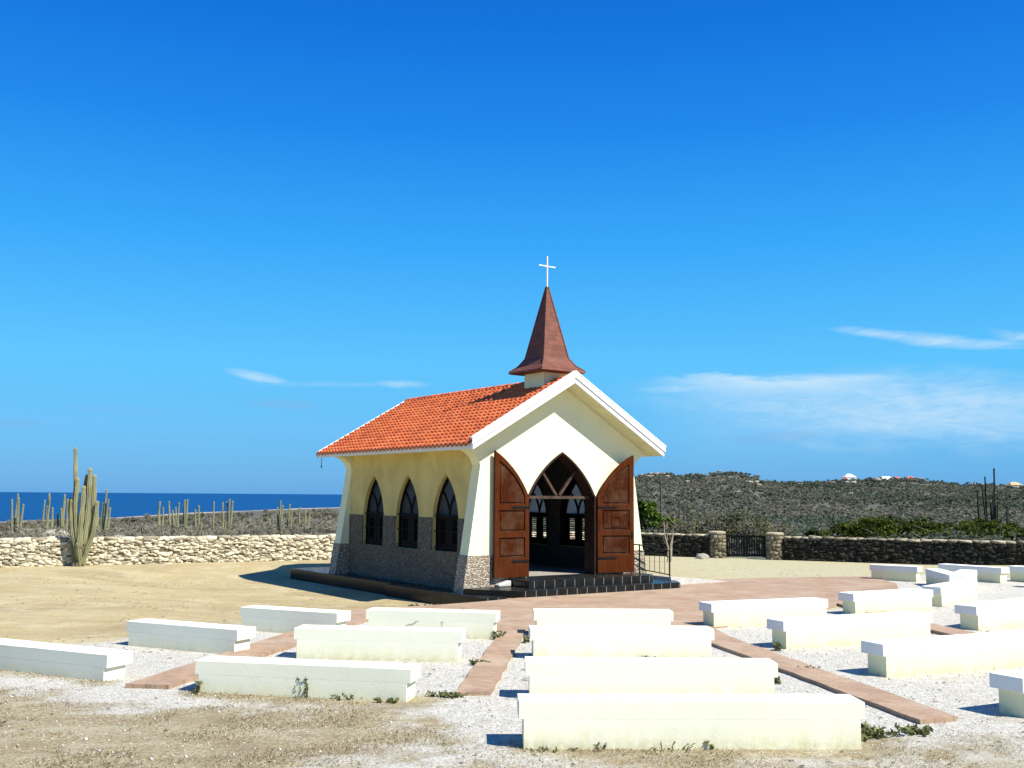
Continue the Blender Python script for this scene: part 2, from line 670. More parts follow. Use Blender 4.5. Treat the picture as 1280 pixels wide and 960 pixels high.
def mk_roof():
    mt, n = new_mat('clay_tile')
    co = n.coord()
    t = n.attr('tint')
    c = n.ramp(t, [(0.0, (0.42, 0.085, 0.028)), (0.5, (0.64, 0.140, 0.036)), (1.0, (0.72, 0.19, 0.060))])
    s = n.ramp(n.noise(co, 2.0, 6, 0.7), [(0.45, 0), (0.8, 1)])
    c = n.mix(n.math('MULTIPLY', s, 0.4), c, (0.40, 0.09, 0.03))
    setp(n, c, 0.75, n.bump(n.noise(co, 60, 4), 0.2, 0.004), 0, 0.3)
    return mt


M['tile'] = mk_roof()


def mk_shingle():
    mt, n = new_mat('brown_shingle')
    co = n.coord()
    sp = n.add('ShaderNodeSeparateXYZ')
    n.put(sp.inputs[0], co)
    z = n.math('MULTIPLY', sp.outputs[2], 8.0)
    fr = n.math('FRACT', z)
    row = n.math('FLOOR', z)
    cb = n.add('ShaderNodeCombineXYZ')
    n.put(cb.inputs[0], n.math('FLOOR', n.math('ADD', n.math('MULTIPLY', n.math('ADD', sp.outputs[0], sp.outputs[1]), 7.0), n.math('MULTIPLY', row, 0.37))))
    n.put(cb.inputs[1], row)
    wn = n.add('ShaderNodeTexWhiteNoise')
    n.put(wn.inputs['Vector'], cb.outputs[0])
    c = n.mix(wn.outputs[0], (0.12, 0.040, 0.022), (0.175, 0.060, 0.034))
    c = n.mix(n.ramp(fr, [(0.0, 0.75), (0.16, 0)]), c, (0.06, 0.024, 0.018))
    c = n.mix(n.math('MULTIPLY', n.ramp(n.noise(co, 5, 5, 0.7), [(0.5, 0), (0.75, 1)]), 0.3), c, (0.24, 0.12, 0.09))
    setp(n, c, 0.7, n.bump(fr, -0.6, 0.02), 0, 0.3)
    return mt


M['shingle'] = mk_shingle()


def mk_blacktile():
    mt, n = new_mat('black_glazed_tile')
    co = n.coord()
    geo = n.add('ShaderNodeNewGeometry')
    # grout only across the run of the tiles
    sp = n.add('ShaderNodeSeparateXYZ')
    n.put(sp.inputs[0], co)
    u = n.math('FRACT', n.math('MULTIPLY', sp.outputs[0], 1 / 0.295))
    gx = n.math('LESS_THAN', u, 0.038)
    v = n.math('FRACT', n.math('MULTIPLY', n.math('ADD', sp.outputs[1], 0.02), 1 / 0.295))
    gy = n.math('LESS_THAN', v, 0.03)
    nsep = n.add('ShaderNodeSeparateXYZ')
    tn = n.add('ShaderNodeVectorTransform', vector_type='NORMAL', convert_from='WORLD', convert_to='OBJECT')
    n.put(tn.inputs[0], geo.outputs['True Normal'])
    n.put(nsep.inputs[0], tn.outputs[0])
    front = n.math('GREATER_THAN', n.math('ABSOLUTE', nsep.outputs[1]), 0.7)
    top = n.math('GREATER_THAN', nsep.outputs[2], 0.7)
    g = n.math('MAXIMUM', n.math('MULTIPLY', gx, front), n.math('MULTIPLY', n.math('MAXIMUM', gx, gy), n.math('MULTIPLY', top, 0.12)))
    base = n.mix(n.ramp(n.noise(co, 6, 5, 0.6), [(0.35, 0), (0.75, 1)]), (0.006, 0.007, 0.007), (0.016, 0.018, 0.018))
    dust = n.math('MULTIPLY', n.math('MULTIPLY', top, n.ramp(n.noise(co, 3.5, 6, 0.7), [(0.4, 0), (0.75, 1)])), 0.22)
    c = n.mix(dust, base, (0.12, 0.10, 0.075))
    c = n.mix(g, c, (0.26, 0.25, 0.23))
    setp(n, c, n.math('ADD', n.math('MULTIPLY', g, 0.5), n.math('ADD', 0.22, n.math('MULTIPLY', dust, 1.0))), None, 0, 0.22)
    return mt


M['blacktile'] = mk_blacktile()


def mk_glass():
    mt, n = new_mat('frosted_window_glass')
    tr = n.add('ShaderNodeBsdfTranslucent')
    tr.inputs[0].default_value = (0.62, 0.67, 0.69, 1)
    tp = n.add('ShaderNodeBsdfTransparent')
    tp.inputs[0].default_value = (0.6, 0.65, 0.67, 1)
    gl = n.add('ShaderNodeBsdfGlossy')
    gl.inputs['Roughness'].default_value = 0.2
    gl.inputs[0].default_value = (0.35, 0.38, 0.4, 1)
    m1 = n.add('ShaderNodeMixShader')
    m1.inputs[0].default_value = 0.15
    n.nt.links.new(tr.outputs[0], m1.inputs[1])
    n.nt.links.new(tp.outputs[0], m1.inputs[2])
    fr = n.add('ShaderNodeFresnel')
    fr.inputs[0].default_value = 1.45
    m2 = n.add('ShaderNodeMixShader')
    n.nt.links.new(fr.outputs[0], m2.inputs[0])
    n.nt.links.new(m1.outputs[0], m2.inputs[1])
    n.nt.links.new(gl.outputs[0], m2.inputs[2])
    n.nt.links.new(m2.outputs[0], n.out.inputs[0])
    n.nt.nodes.remove(n.b)
    return mt


M['glass'] = mk_glass()


def mk_brick():
    mt, n = new_mat('pink_paving_brick')
    co = n.coord()
    cd = n.mapping(co, (1, 1, 1), (0, 0, CH_A))
    b = n.add('ShaderNodeTexBrick')
    n.put(b.inputs['Vector'], cd)
    b.inputs['Scale'].default_value = 1.0
    b.inputs['Brick Width'].default_value = 0.21
    b.inputs['Row Height'].default_value = 0.105
    b.inputs['Mortar Size'].default_value = 0.008
    b.inputs['Mortar Smooth'].default_value = 0.3
    b.inputs['Color1'].default_value = (0.385, 0.25, 0.155, 1)
    b.inputs['Color2'].default_value = (0.285, 0.185, 0.12, 1)
    b.inputs['Mortar'].default_value = (0.24, 0.185, 0.125, 1)
    c = n.mix(n.math('MULTIPLY', n.ramp(n.noise(co, 1.1, 6, 0.7), [(0.42, 0), (0.66, 1)]), 0.65), b.outputs[0], (0.42, 0.34, 0.235))
    c = n.mix(n.math('MULTIPLY', n.ramp(n.noise(co, 14, 5, 0.7), [(0.5, 0), (0.75, 1)]), 0.45), c, (0.34, 0.22, 0.15))
    setp(n, c, 0.9, n.bump(n.math('SUBTRACT', 1.0, b.outputs[1]), 0.5, 0.006), 0, 0.2)
    return mt


M['brick'] = mk_brick()


def mk_stone(name, c1, c2, c3, gap):
    mt, n = new_mat(name)
    co = n.coord()
    t = n.attr('tint')
    c = n.ramp(t, [(0.0, c1), (0.45, c2), (1.0, c3)])
    k = n.ramp(n.noise(co, 7, 6, 0.7), [(0.35, 0), (0.7, 1)])
    c = n.mix(n.math('MULTIPLY', k, 0.5), c, tuple(x * 0.62 for x in c2))
    c = n.mix(n.math('MULTIPLY', n.ramp(n.noise(co, 1.2, 5, 0.7), [(0.52, 0), (0.75, 1)]), 0.35), c, gap)
    setp(n, c, 0.92, n.bump(n.noise(co, 24, 6, 0.7), 0.6, 0.03), 0, 0.15)
    return mt


M['stone_tan'] = mk_stone('tan_rubble_stone', (0.22, 0.19, 0.13), (0.58, 0.52, 0.36), (0.74, 0.68, 0.49), (0.26, 0.21, 0.13))
M['stone_shade'] = mk_stone('shaded_rubble_stone', (0.012, 0.0125, 0.010), (0.026, 0.026, 0.020), (0.055, 0.052, 0.037), (0.02, 0.022, 0.018))  # the wall's shade is put into the stone colour
M['mortar_tan'] = mat_simple('tan_mortar', (0.42, 0.36, 0.23), 0.95, 0.25, 5, 0.8, 0.03)
M['mortar_shade'] = mat_simple('shaded_mortar', (0.012, 0.012, 0.010), 0.95, 0.25, 5, 0.8, 0.03)  # mortar darkened with the same painted shade
M['gap_tan'] = mat_simple('shadowed_gap_earth', (0.17, 0.135, 0.085), 0.95, 0.3, 5, 0.8, 0.03)
M['cap_tan'] = mat_simple('cap_stone', (0.46, 0.39, 0.26), 0.95, 0.3, 4, 0.8, 0.03)
M['boulder'] = mk_stone('pale_boulder', (0.24, 0.21, 0.155), (0.32, 0.285, 0.215), (0.42, 0.38, 0.30), (0.14, 0.12, 0.09))


def mk_leaf(name, c1, c2, c3, trans=0.25):
    mt, n = new_mat(name)
    t = n.attr('tint')
    c = n.ramp(t, [(0.0, c1), (0.5, c2), (1.0, c3)])
    setp(n, c, 0.7, None, 0, 0.2)
    tr = n.add('ShaderNodeBsdfTranslucent')
    n.put(tr.inputs[0], c)
    ms = n.add('ShaderNodeMixShader')
    ms.inputs[0].default_value = trans
    n.nt.links.new(n.b.outputs[0], ms.inputs[1])
    n.nt.links.new(tr.outputs[0], ms.inputs[2])
    n.nt.links.new(ms.outputs[0], n.out.inputs[0])
    return mt


M['leaf_green'] = mk_leaf('green_leaves', (0.018, 0.030, 0.003), (0.048, 0.066, 0.004), (0.105, 0.120, 0.008))
M['leaf_bright'] = mk_leaf('bright_leaves', (0.035, 0.065, 0.008), (0.075, 0.13, 0.013), (0.13, 0.19, 0.025))
M['leaf_olive'] = mk_leaf('olive_leaves', (0.07, 0.075, 0.03), (0.13, 0.13, 0.055), (0.19, 0.17, 0.085))
M['scrub_dry'] = mk_leaf('dry_scrub_twigs', (0.15, 0.132, 0.085), (0.225, 0.205, 0.14), (0.32, 0.295, 0.21), 0.25)
M['scrub_hill'] = mk_leaf('hill_scrub_leaves', (0.070, 0.100, 0.055), (0.145, 0.152, 0.100), (0.29, 0.255, 0.18), 0.42)
M['scrub_green'] = mk_leaf('green_scrub_leaves', (0.048, 0.078, 0.050), (0.075, 0.112, 0.064), (0.115, 0.14, 0.075), 0.4)
M['scrub_grass'] = mk_leaf('dry_grass', (0.26, 0.215, 0.12), (0.42, 0.36, 0.22), (0.58, 0.52, 0.36), 0.35)
M['weed'] = mk_leaf('weed_leaves', (0.075, 0.10, 0.03), (0.14, 0.16, 0.055), (0.24, 0.23, 0.10))
M['bark'] = mat_simple('grey_bark', (0.17, 0.13, 0.095), 0.9, 0.25, 14, 0.5)
M['pale_bark'] = mat_simple('pale_bark', (0.36, 0.31, 0.22), 0.9, 0.2, 14, 0.4)
M['pole'] = mat_simple('weathered_pole', (0.10, 0.085, 0.07), 0.9, 0.2, 14, 0.3)


def mk_cactus(name, c1, c2, c3):
    mt, n = new_mat(name)
    co = n.coord()
    k = n.ramp(n.noise(n.mapping(co, (1, 1, 0.6)), 3.2, 5, 0.65), [(0.35, 0), (0.7, 1)])
    c = n.mix(k, c1, c2)
    sp = n.voro(n.mapping(co, (1, 1, 1.0)), 26)
    c = n.mix(n.ramp(sp, [(0.12, 0.6), (0.3, 0)]), c, c3)
    setp(n, c, 0.7, n.bump(n.noise(co, 40, 4), 0.3, 0.01), 0, 0.25)
    return mt


M['cactus'] = mk_cactus('cactus_skin', (0.17, 0.175, 0.085), (0.30, 0.285, 0.15), (0.42, 0.38, 0.25))
M['cactus_woody'] = mk_cactus('woody_cactus_skin', (0.10, 0.085, 0.05), (0.16, 0.13, 0.08), (0.2, 0.16, 0.1))
M['cactus_dark'] = mk_cactus('dark_cactus_skin', (0.030, 0.034, 0.020), (0.05, 0.055, 0.03), (0.08, 0.08, 0.05))
M['house_white'] = mat_simple('house_white', (0.78, 0.76, 0.72), 0.8, 0.06)
M['house_pink'] = mat_simple('house_pink', (0.62, 0.42, 0.36), 0.8, 0.06)
M['roof_red'] = mat_simple('house_roof_red', (0.42, 0.12, 0.07), 0.8, 0.1)
M['roof_white'] = mat_simple('house_roof_white', (0.8, 0.8, 0.8), 0.6, 0.04)
M['roof_tan'] = mat_simple('house_roof_tan', (0.5, 0.36, 0.2), 0.8, 0.1)
M['win_dark'] = mat_simple('house_window', (0.04, 0.045, 0.05), 0.2, 0.1)

# ------------------------------------------------------------------ ground
BENCHES = [
    # A (far-left foot of the long face towards the camera), B (right foot), sink, label
    ('L', (-7.60, 14.05), (-4.97, 12.80), -.10, 'long low white bench cut by the left edge of the yard, nearest the dry grass'),
    ('L', (-5.78, 15.77), (-3.94, 14.90), -.06, 'white bench with greyed long side, second row on the left, bare sand behind it'),
    ('L', (-4.55, 17.62), (-2.85, 16.87), -.04, 'short white bench with greyed side at the back of the left group beside brick path'),
    ('L', (-3.00, 14.65), (-0.72, 14.40), 0, 'cream bench left of the central brick path in the middle row'),
    ('L', (-3.62, 12.16), (-1.15, 11.68), -.06, 'cream bench left of the central brick path, front row, green weed at foot'),
    ('L', (-2.32, 17.00), (-0.27, 16.70), 0, 'cracked cream bench left of the central path in the row nearest the chapel'),
    ('C', (0.43, 17.03), (2.63, 17.05), 0, 'shortest white bench of the middle block, nearest the chapel steps'),
    ('C', (0.33, 14.74), (2.87, 14.86), 0, 'white bench of the middle block, second row from the chapel steps'),
    ('C', (0.22, 11.87), (3.00, 11.87), 0, 'white bench of the middle block, third row from the chapel steps'),
    ('C', (0.13, 9.60), (3.24, 9.69), 0, 'longest white bench in the foreground of the middle block with weeds along its foot'),
    ('R', (5.45, 11.05), (8.20, 12.45), 0, 'white bench cut off at the right edge in the foreground, only its end showing'),
    ('R', (4.86, 13.48), (7.60, 14.65), 0, 'long white bench right of the red brick path, second from the front'),
    ('R', (4.21, 15.88), (6.90, 17.08), 0, 'long white bench right of the brick path, third row, beside the path bend'),
    ('R', (3.60, 18.38), (5.88, 19.31), 0, 'white bench at the edge of the brick plaza where the right path starts'),
    ('R', (6.80, 20.45), (8.72, 21.45), 0, 'white bench on the right with the brick plaza directly behind it'),
    ('R', (9.22, 22.15), (10.70, 23.75), 0, 'steeply angled short white bench on the right touching the plaza bench beside it'),
    ('R', (8.22, 18.25), (10.50, 19.95), 0, 'white bench at the right edge in the middle distance casting shadow on gravel'),
    ('F', (10.25, 29.40), (11.22, 28.62), 0, 'far bench with shaded side standing alone at the plaza corner'),
    ('F', (11.20, 27.90), (10.88, 25.70), 0, 'far bench with shaded side pointing towards the camera at right'),
    ('F', (11.35, 25.75), (12.40, 27.50), 0, 'small sunlit far bench behind the steeply angled one'),
    ('F', (12.40, 29.90), (13.45, 28.42), 0, 'longest far bench with shaded side in front of the dark stone wall'),
    ('F', (14.10, 29.20), (15.00, 28.00), 0, 'far bench at the right edge with shaded side before the dark wall'),
    ('F', (13.55, 27.15), (14.50, 26.10), 0, 'nearer of two far benches cut by the right edge'),
]
PLAZA = [(-0.4, 22.6), (-1.4, 21.75), (-3.15, 20.6), (-3.1, 19.6), (-2.4, 18.75), (-1.2, 18.0), (-0.1, 17.6), (0.26, 17.55), (1.6, 17.75),
         (3.1, 18.0), (3.5, 18.2), (5.2, 19.6), (6.1, 20.6), (7.05, 22.3), (8.4, 23.6), (9.6, 25.6), (10.4, 27.9), (10.6, 30.4), (7.0, 29.4), (4.36, 28.1), (3.9, 27.3)]
PATHS = [
    [(-0.64, 12.05), (-0.22, 12.1), (0.27, 17.6), (-0.13, 17.65)],
    [(4.2, 10.75), (4.66, 10.92), (3.62, 16.6), (3.5, 18.25), (3.1, 18.05), (3.12, 16.3)],
    [(-4.55, 12.4), (-4.0, 12.35), (-2.55, 19.0), (-3.1, 19.7)],
    [(7.55, 16.4), (8.05, 16.6), (7.55, 19.2), (7.5, 22.75), (7.0, 22.3), (7.05, 19.0)],
]


def pip(x, y, poly):
    x, y = np.asarray(x), np.asarray(y)
    c = np.zeros(x.shape, bool)
    k = len(poly)
    for i in range(k):
        x0, y0 = poly[i]
        x1, y1 = poly[(i + 1) % k]
        hit = ((y0 > y) != (y1 > y)) & (x < (x1 - x0) * (y - y0) / (y1 - y0 + 1e-12) + x0)
        c ^= hit
    return c


def pdist(x, y, poly):
    """signed distance, positive inside"""
    x, y = np.asarray(x, float), np.asarray(y, float)
    d = np.full(x.shape, 1e9)
    k = len(poly)
    for i in range(k):
        a = np.array(poly[i], float)
        b = np.array(poly[(i + 1) % k], float)
        e = b - a
        t = np.clip(((x - a[0]) * e[0] + (y - a[1]) * e[1]) / (e @ e), 0, 1)
        d = np.minimum(d, np.hypot(x - a[0] - t * e[0], y - a[1] - t * e[1]))
    return np.where(pip(x, y, poly), d, -d)


GRAVEL = [(-8.2, 13.2), (-6.4, 15.9), (-4.6, 18.2), (-3.2, 19.0), (0, 17.5), (3.2, 18.1), (6.5, 21), (9.8, 26), (10.2, 30.5), (13.5, 31.0), (17, 27), (14, 15),
          (9, 8.6), (4.8, 9.3), (3.3, 9.6), (1.2, 9.6), (0.3, 7.2), (-1.2, 7.4), (-1.0, 11.0), (-3.0, 11.6), (-4.6, 12.0)]


def masks(x, y):
    g = pdist(x, y, GRAVEL)
    wob = (fbm(x / 1.4 + 40, y / 1.0, 5) - 0.5) * 3.2
    gravel = sstep(-1.1, 0.7, g + wob * np.where(y < 12.5, 1.0, 0.45))
    gravel = gravel * (1 - 0.42 * sstep(11.6, 9.6, y + wob * 0.6)) + 0.20 * (1 - gravel) * sstep(13.0, 11.5, y)
    dry = sstep(13.2, 11.0, y + wob * 1.4 + 0.0 * x) * sstep(-0.2, -1.2, g + wob * 0.6 - 0.2)
    dry = np.maximum(dry, 0.75 * sstep(11.2, 9.0, y + wob * 2) * sstep(3.0, 5.0, x + wob))
    strip = np.zeros(np.shape(x))
    for fam, A, B, s, lab in BENCHES[:17]:
        a, b = np.array(A), np.array(B)
        e = b - a
        t = np.clip(((x - a[0]) * e[0] + (y - a[1]) * e[1]) / (e @ e), 0, 1)
        dd = np.hypot(x - a[0] - t * e[0], y - a[1] - t * e[1])
        w = 0.55 if (fam, A) in (('C', (0.13, 9.60)), ('L', (-7.60, 14.05)), ('L', (-3.62, 12.16))) else 0.22
        k = 0.9 if w > 0.3 else 0.35
        strip = np.maximum(strip, k * sstep(w, 0.0, dd + wob * 0.25))
    pale = sstep(2.5, 7, x) * sstep(20, 26, y)
    front = sstep(14.6, 12.9, y + wob * 1.2)
    return gravel, np.clip(np.maximum(dry, strip), 0, 1), pale, front


# rings and spokes (fine where the camera looks)
rr = np.concatenate([np.linspace(0.0, 6, 7), np.linspace(6.2, 46, 260), np.geomspace(46.4, 1000, 230), np.geomspace(1010, 6000, 40)])
aa = np.radians(np.concatenate([np.linspace(-180, -46, 46), np.linspace(-45, -31, 30), np.linspace(-30.8, 30.8, 430), np.linspace(31, 45, 30), np.linspace(46, 180, 46)[:-1]]))
RR, AA = np.meshgrid(rr, aa, indexing='ij')
GX, GY = RR * np.sin(AA), RR * np.cos(AA)
GZ = height(GX, GY)
GZ = np.where(RR > 1700, np.minimum(GZ, -16 - (RR - 1700) * 0.01), GZ)
nr, na = RR.shape
idx = np.arange(nr * na).reshape(nr, na)
nxt = np.roll(idx, -1, axis=1)
gf = np.stack([idx[:-1], idx[1:], nxt[1:], nxt[:-1]], -1).reshape(-1, 4)
gm, gd, gp, gfr = masks(GX, GY)
outm = sstep(-0.1, 1.5, outside(GX, GY) + (fbm(GX / 3, GY / 3) - 0.5) * 2)
pxg = 640 + F * np.tan(np.clip(AA, -1.25, 1.25))
shm = sstep(0.62, 0.8, RR / shore_r(pxg) + (fbm(GX / 60, GY / 60) - 0.5) * 0.2) * (pxg < 640)


def mk_ground():
    mt, n = new_mat('yard_ground')
    co = n.coord()
    big = n.noise(co, 0.35, 6, 0.65, 0.6)
    mid = n.noise(co, 2.2, 6, 0.7)
    fin = n.noise(co, 22, 5, 0.75)
    vf = n.noise(co, 85, 3, 0.7)
    sand = n.mix(n.ramp(big, [(0.35, 0), (0.68, 1)]), (0.456, 0.385, 0.209), (0.400, 0.316, 0.156))
    patch = n.ramp(n.noise(n.mapping(co, (0.45, 1.0, 1)), 0.55, 6, 0.75, 0.4), [(0.49, 0), (0.66, 1)])
    sand = n.mix(n.math('MULTIPLY', patch, 0.85), sand, (0.296, 0.235, 0.125))
    mott = n.ramp(n.noise(n.mapping(co, (0.7, 1.2, 1)), 1.9, 7, 0.72, 0.5), [(0.47, 0), (0.63, 1)])
    sand = n.mix(n.math('MULTIPLY', mott, 0.42), sand, (0.31, 0.245, 0.135))
    pale_patch = n.ramp(n.noise(co, 0.8, 6, 0.7), [(0.52, 0), (0.66, 1)])  # lighter sand patches scattered at random
    sand = n.mix(n.math('MULTIPLY', pale_patch, 0.5), sand, (0.55, 0.49, 0.31))
    palec = n.mix(n.ramp(mid, [(0.35, 0), (0.7, 1)]), (0.448, 0.417, 0.254), (0.400, 0.369, 0.215))
    sand = n.mix(n.attr('pale'), sand, palec)
    sand = n.mix(n.math('MULTIPLY', n.ramp(fin, [(0.47, 0), (0.66, 1)]), 0.42), sand, (0.264, 0.194, 0.106))
    # gravel: crushed white coral
    cell = n.voro(co, 58, 'Color')
    sp = n.add('ShaderNodeSeparateColor')
    n.put(sp.inputs[0], cell)
    gr = n.mix(sp.outputs[0], (0.378, 0.357, 0.290), (0.619, 0.609, 0.529))
    gr = n.mix(n.math('MULTIPLY', n.math('GREATER_THAN', sp.outputs[1], 0.9), 0.6), gr, (0.258, 0.191, 0.126))
    gr = n.mix(n.math('MULTIPLY', n.ramp(mid, [(0.5, 0), (0.72, 1)]), 0.45), gr, (0.396, 0.339, 0.235))
    # dry ground
    c_dry = n.mix(n.ramp(fin, [(0.42, 0), (0.58, 1)]), (0.208, 0.163, 0.084), (0.416, 0.360, 0.209))
    c_dry = n.mix(n.math('MULTIPLY', n.ramp(mid, [(0.45, 0), (0.66, 1)]), 0.65), c_dry, (0.462, 0.435, 0.296))
    c_dry = n.mix(n.math('MULTIPLY', n.ramp(vf, [(0.5, 0), (0.6, 1)]), 0.55), c_dry, (0.148, 0.116, 0.070))
    c_dry = n.mix(n.math('MULTIPLY', n.ramp(n.noise(co, 46, 4, 0.7), [(0.56, 0), (0.64, 1)]), 0.6), c_dry, (0.56, 0.53, 0.45))
    tuft = n.ramp(n.noise(n.mapping(co, (0.6, 1.3, 1)), 1.1, 7, 0.78), [(0.47, 0), (0.60, 1)])
    c_dry = n.mix(n.math('MULTIPLY', tuft, 0.72), c_dry, (0.225, 0.175, 0.10))
    sand = n.mix(n.attr('front'), sand, c_dry)
    g_in = n.math('ADD', n.attr('gravel'), n.math('MULTIPLY', n.math('SUBTRACT', mid, 0.5), 2.2))
    gk = n.ramp(g_in, [(0.22, 0), (0.78, 1)])
    c = n.mix(gk, sand, gr)
    d_in = n.math('ADD', n.attr('dry'), n.math('MULTIPLY', n.math('SUBTRACT', n.noise(n.mapping(co, (0.6, 1.2, 1)), 1.5, 7, 0.75), 0.5), 1.5))
    dk = n.math('MULTIPLY', n.ramp(d_in, [(0.25, 0), (0.85, 1)]), n.ramp(n.attr('dry'), [(0.02, 0), (0.25, 1)]))
    c = n.mix(dk, c, c_dry)
    # scrubland beyond the wall
    sc = n.mix(n.ramp(n.noise(co, 0.07, 7, 0.7), [(0.35, 0), (0.65, 1)]), (0.072, 0.080, 0.058), (0.135, 0.128, 0.098))
    sc = n.mix(n.ramp(n.noise(co, 0.5, 6, 0.75), [(0.52, 0), (0.7, 1)]), sc, (0.045, 0.055, 0.038))
    sc = n.mix(n.math('MULTIPLY', n.ramp(n.noise(co, 0.028, 5, 0.7, 1.0), [(0.68, 0), (0.74, 1)]), 0.35), sc, (0.30, 0.25, 0.17))
    c = n.mix(n.attr('scrubland'), c, sc)
    shc = n.mix(n.ramp(n.noise(co, 0.05, 6, 0.75), [(0.4, 0), (0.62, 1)]), (0.46, 0.42, 0.35), (0.25, 0.225, 0.18))
    c = n.mix(n.attr('shore'), c, shc)
    hh = n.math('ADD', n.math('MULTIPLY', fin, 0.6), n.math('ADD', n.math('MULTIPLY', vf, 0.35), n.math('MULTIPLY', mid, 1.2)))
    hh = n.math('ADD', hh, n.math('MULTIPLY', n.noise(co, 5.5, 3, 0.5), 1.6))
    hh = n.math('ADD', hh, n.math('MULTIPLY', n.math('MULTIPLY', gk, sp.outputs[2]), 0.2))
    setp(n, c, 0.95, n.bump(hh, 0.7, 0.035), 0, 0.1)
    return mt


ground = arr_mesh('ground', np.stack([GX, GY, GZ], -1).reshape(-1, 3), gf, mk_ground(), smooth=True)
for nm, a in (('gravel', gm), ('dry', gd), ('pale', gp), ('front', gfr), ('scrubland', outm), ('shore', shm)):
    at_ = ground.data.attributes.new(nm, 'FLOAT', 'POINT')
    at_.data.foreach_set('value', np.asarray(a, np.float32).ravel())
tag(ground, 'pale sandy yard with white gravel, dry grass and scrubland beyond', None, None, 'structure')


def mk_sea():
    mt, n = new_mat('sea_water')
    co = n.coord()
    w1 = n.noise(n.mapping(co, (0.012, 0.03, 1)), 1.0, 7, 0.7)
    c = n.mix(n.ramp(w1, [(0.35, 0), (0.7, 1)]), (0.002, 0.048, 0.140), (0.004, 0.066, 0.190))
    cap = n.ramp(n.noise(n.mapping(co, (0.02, 0.06, 1)), 1.0, 8, 0.8), [(0.735, 0), (0.76, 1)])
    c = n.mix(n.math('MULTIPLY', cap, 0.6), c, (0.5, 0.55, 0.6))
    setp(n, c, 0.6, n.bump(n.noise(co, 0.08, 5), 0.5, 1.5), 0, 0.12)
    return mt


SR = 60000.0
ang = np.linspace(0, 2 * math.pi, 97)[:-1]
sv = np.concatenate([[[0, 0, SEA_Z]]] + [np.stack([np.cos(ang) * q, np.sin(ang) * q, np.full(96, SEA_Z)], -1) for q in (800, 4000, SR)])
sf = []
for ring in range(2):
    for k in range(96):
        a, b = 1 + ring * 96 + k, 1 + ring * 96 + (k + 1) % 96
        sf.append((a, a + 96, b + 96, b))
for k in range(0, 96, 2):
    sf.append((0, 1 + k, 1 + k + 1, 1 + (k + 2) % 96))
sea = arr_mesh('sea', sv, sf, mk_sea())
tag(sea, 'deep blue sea along the horizon', None, None, 'structure')


def sheet(name, polys, z, th, mat, label):
    mb = MB()
    for p in polys:
        q = []
        for i in range(len(p)):       # resample and roughen the edge a little
            a, b = Vector(p[i]), Vector(p[(i + 1) % len(p)])
            k = max(1, int((b - a).length / 0.35))
            for j in range(k):
                v = a.lerp(b, j / k)
                q.append((v.x + random.uniform(-.018, .018), v.y + random.uniform(-.018, .018)))
        mb.poly(q, [], -th, z, lambda a, b, t: (a, b, t))
        z += 0.004
    o = mb.build(name, mat)
    return tag(o, label, None, None, 'structure')


sheet('plaza', [PLAZA], 0.022, 0.05, M['brick'], 'pink brick plaza in front of the chapel steps')
for i, p in enumerate(PATHS):
    sheet('brick_path', [p], 0.045 + 0.003 * i, 0.05, M['brick'], 'narrow raised path of pink bricks between the benches')

# ------------------------------------------------------------------ stone walls
_s = []
for i in range(3):
    for j in range(3):
        for k in range(3):
            if not (i == j == k == 1):
                _s.append((i - 1, j - 1, k - 1))
SV = np.array(_s, float)
SVn = SV / (np.abs(SV) ** 7).sum(1, keepdims=True) ** (1 / 7)
_ix = {tuple(p): i for i, p in enumerate(_s)}
SF = []
for ax in range(3):
    for sg in (-1, 1):
        for a in (-1, 0):
            for b in (-1, 0):
                q = []
                for da, db in ((0, 0), (1, 0), (1, 1), (0, 1)):
                    p = [0, 0, 0]
                    p[ax] = sg
                    p[(ax + 1) % 3] = a + da
                    p[(ax + 2) % 3] = b + db
                    q.append(_ix[tuple(p)])
                SF.append(q if sg > 0 else q[::-1])
SF = np.array(SF)


def rubble(place, mat, name, parent=None):
    """place: list of (centre, half sizes, rotation matrix)"""
    vs, fs, ts = [], [], []
    for i, (c, h, R) in enumerate(place):
        v = SVn * (1 + rng.normal(0, 0.13, (26, 3)))
        v = v * np.asarray(h)
        vs.append(v @ np.asarray(R).T + np.asarray(c))
        fs.append(SF + 26 * i)
        ts.append(np.full(24, rng.random()))
    return arr_mesh(name, np.concatenate(vs), np.concatenate(fs), mat, parent, np.concatenate(ts))


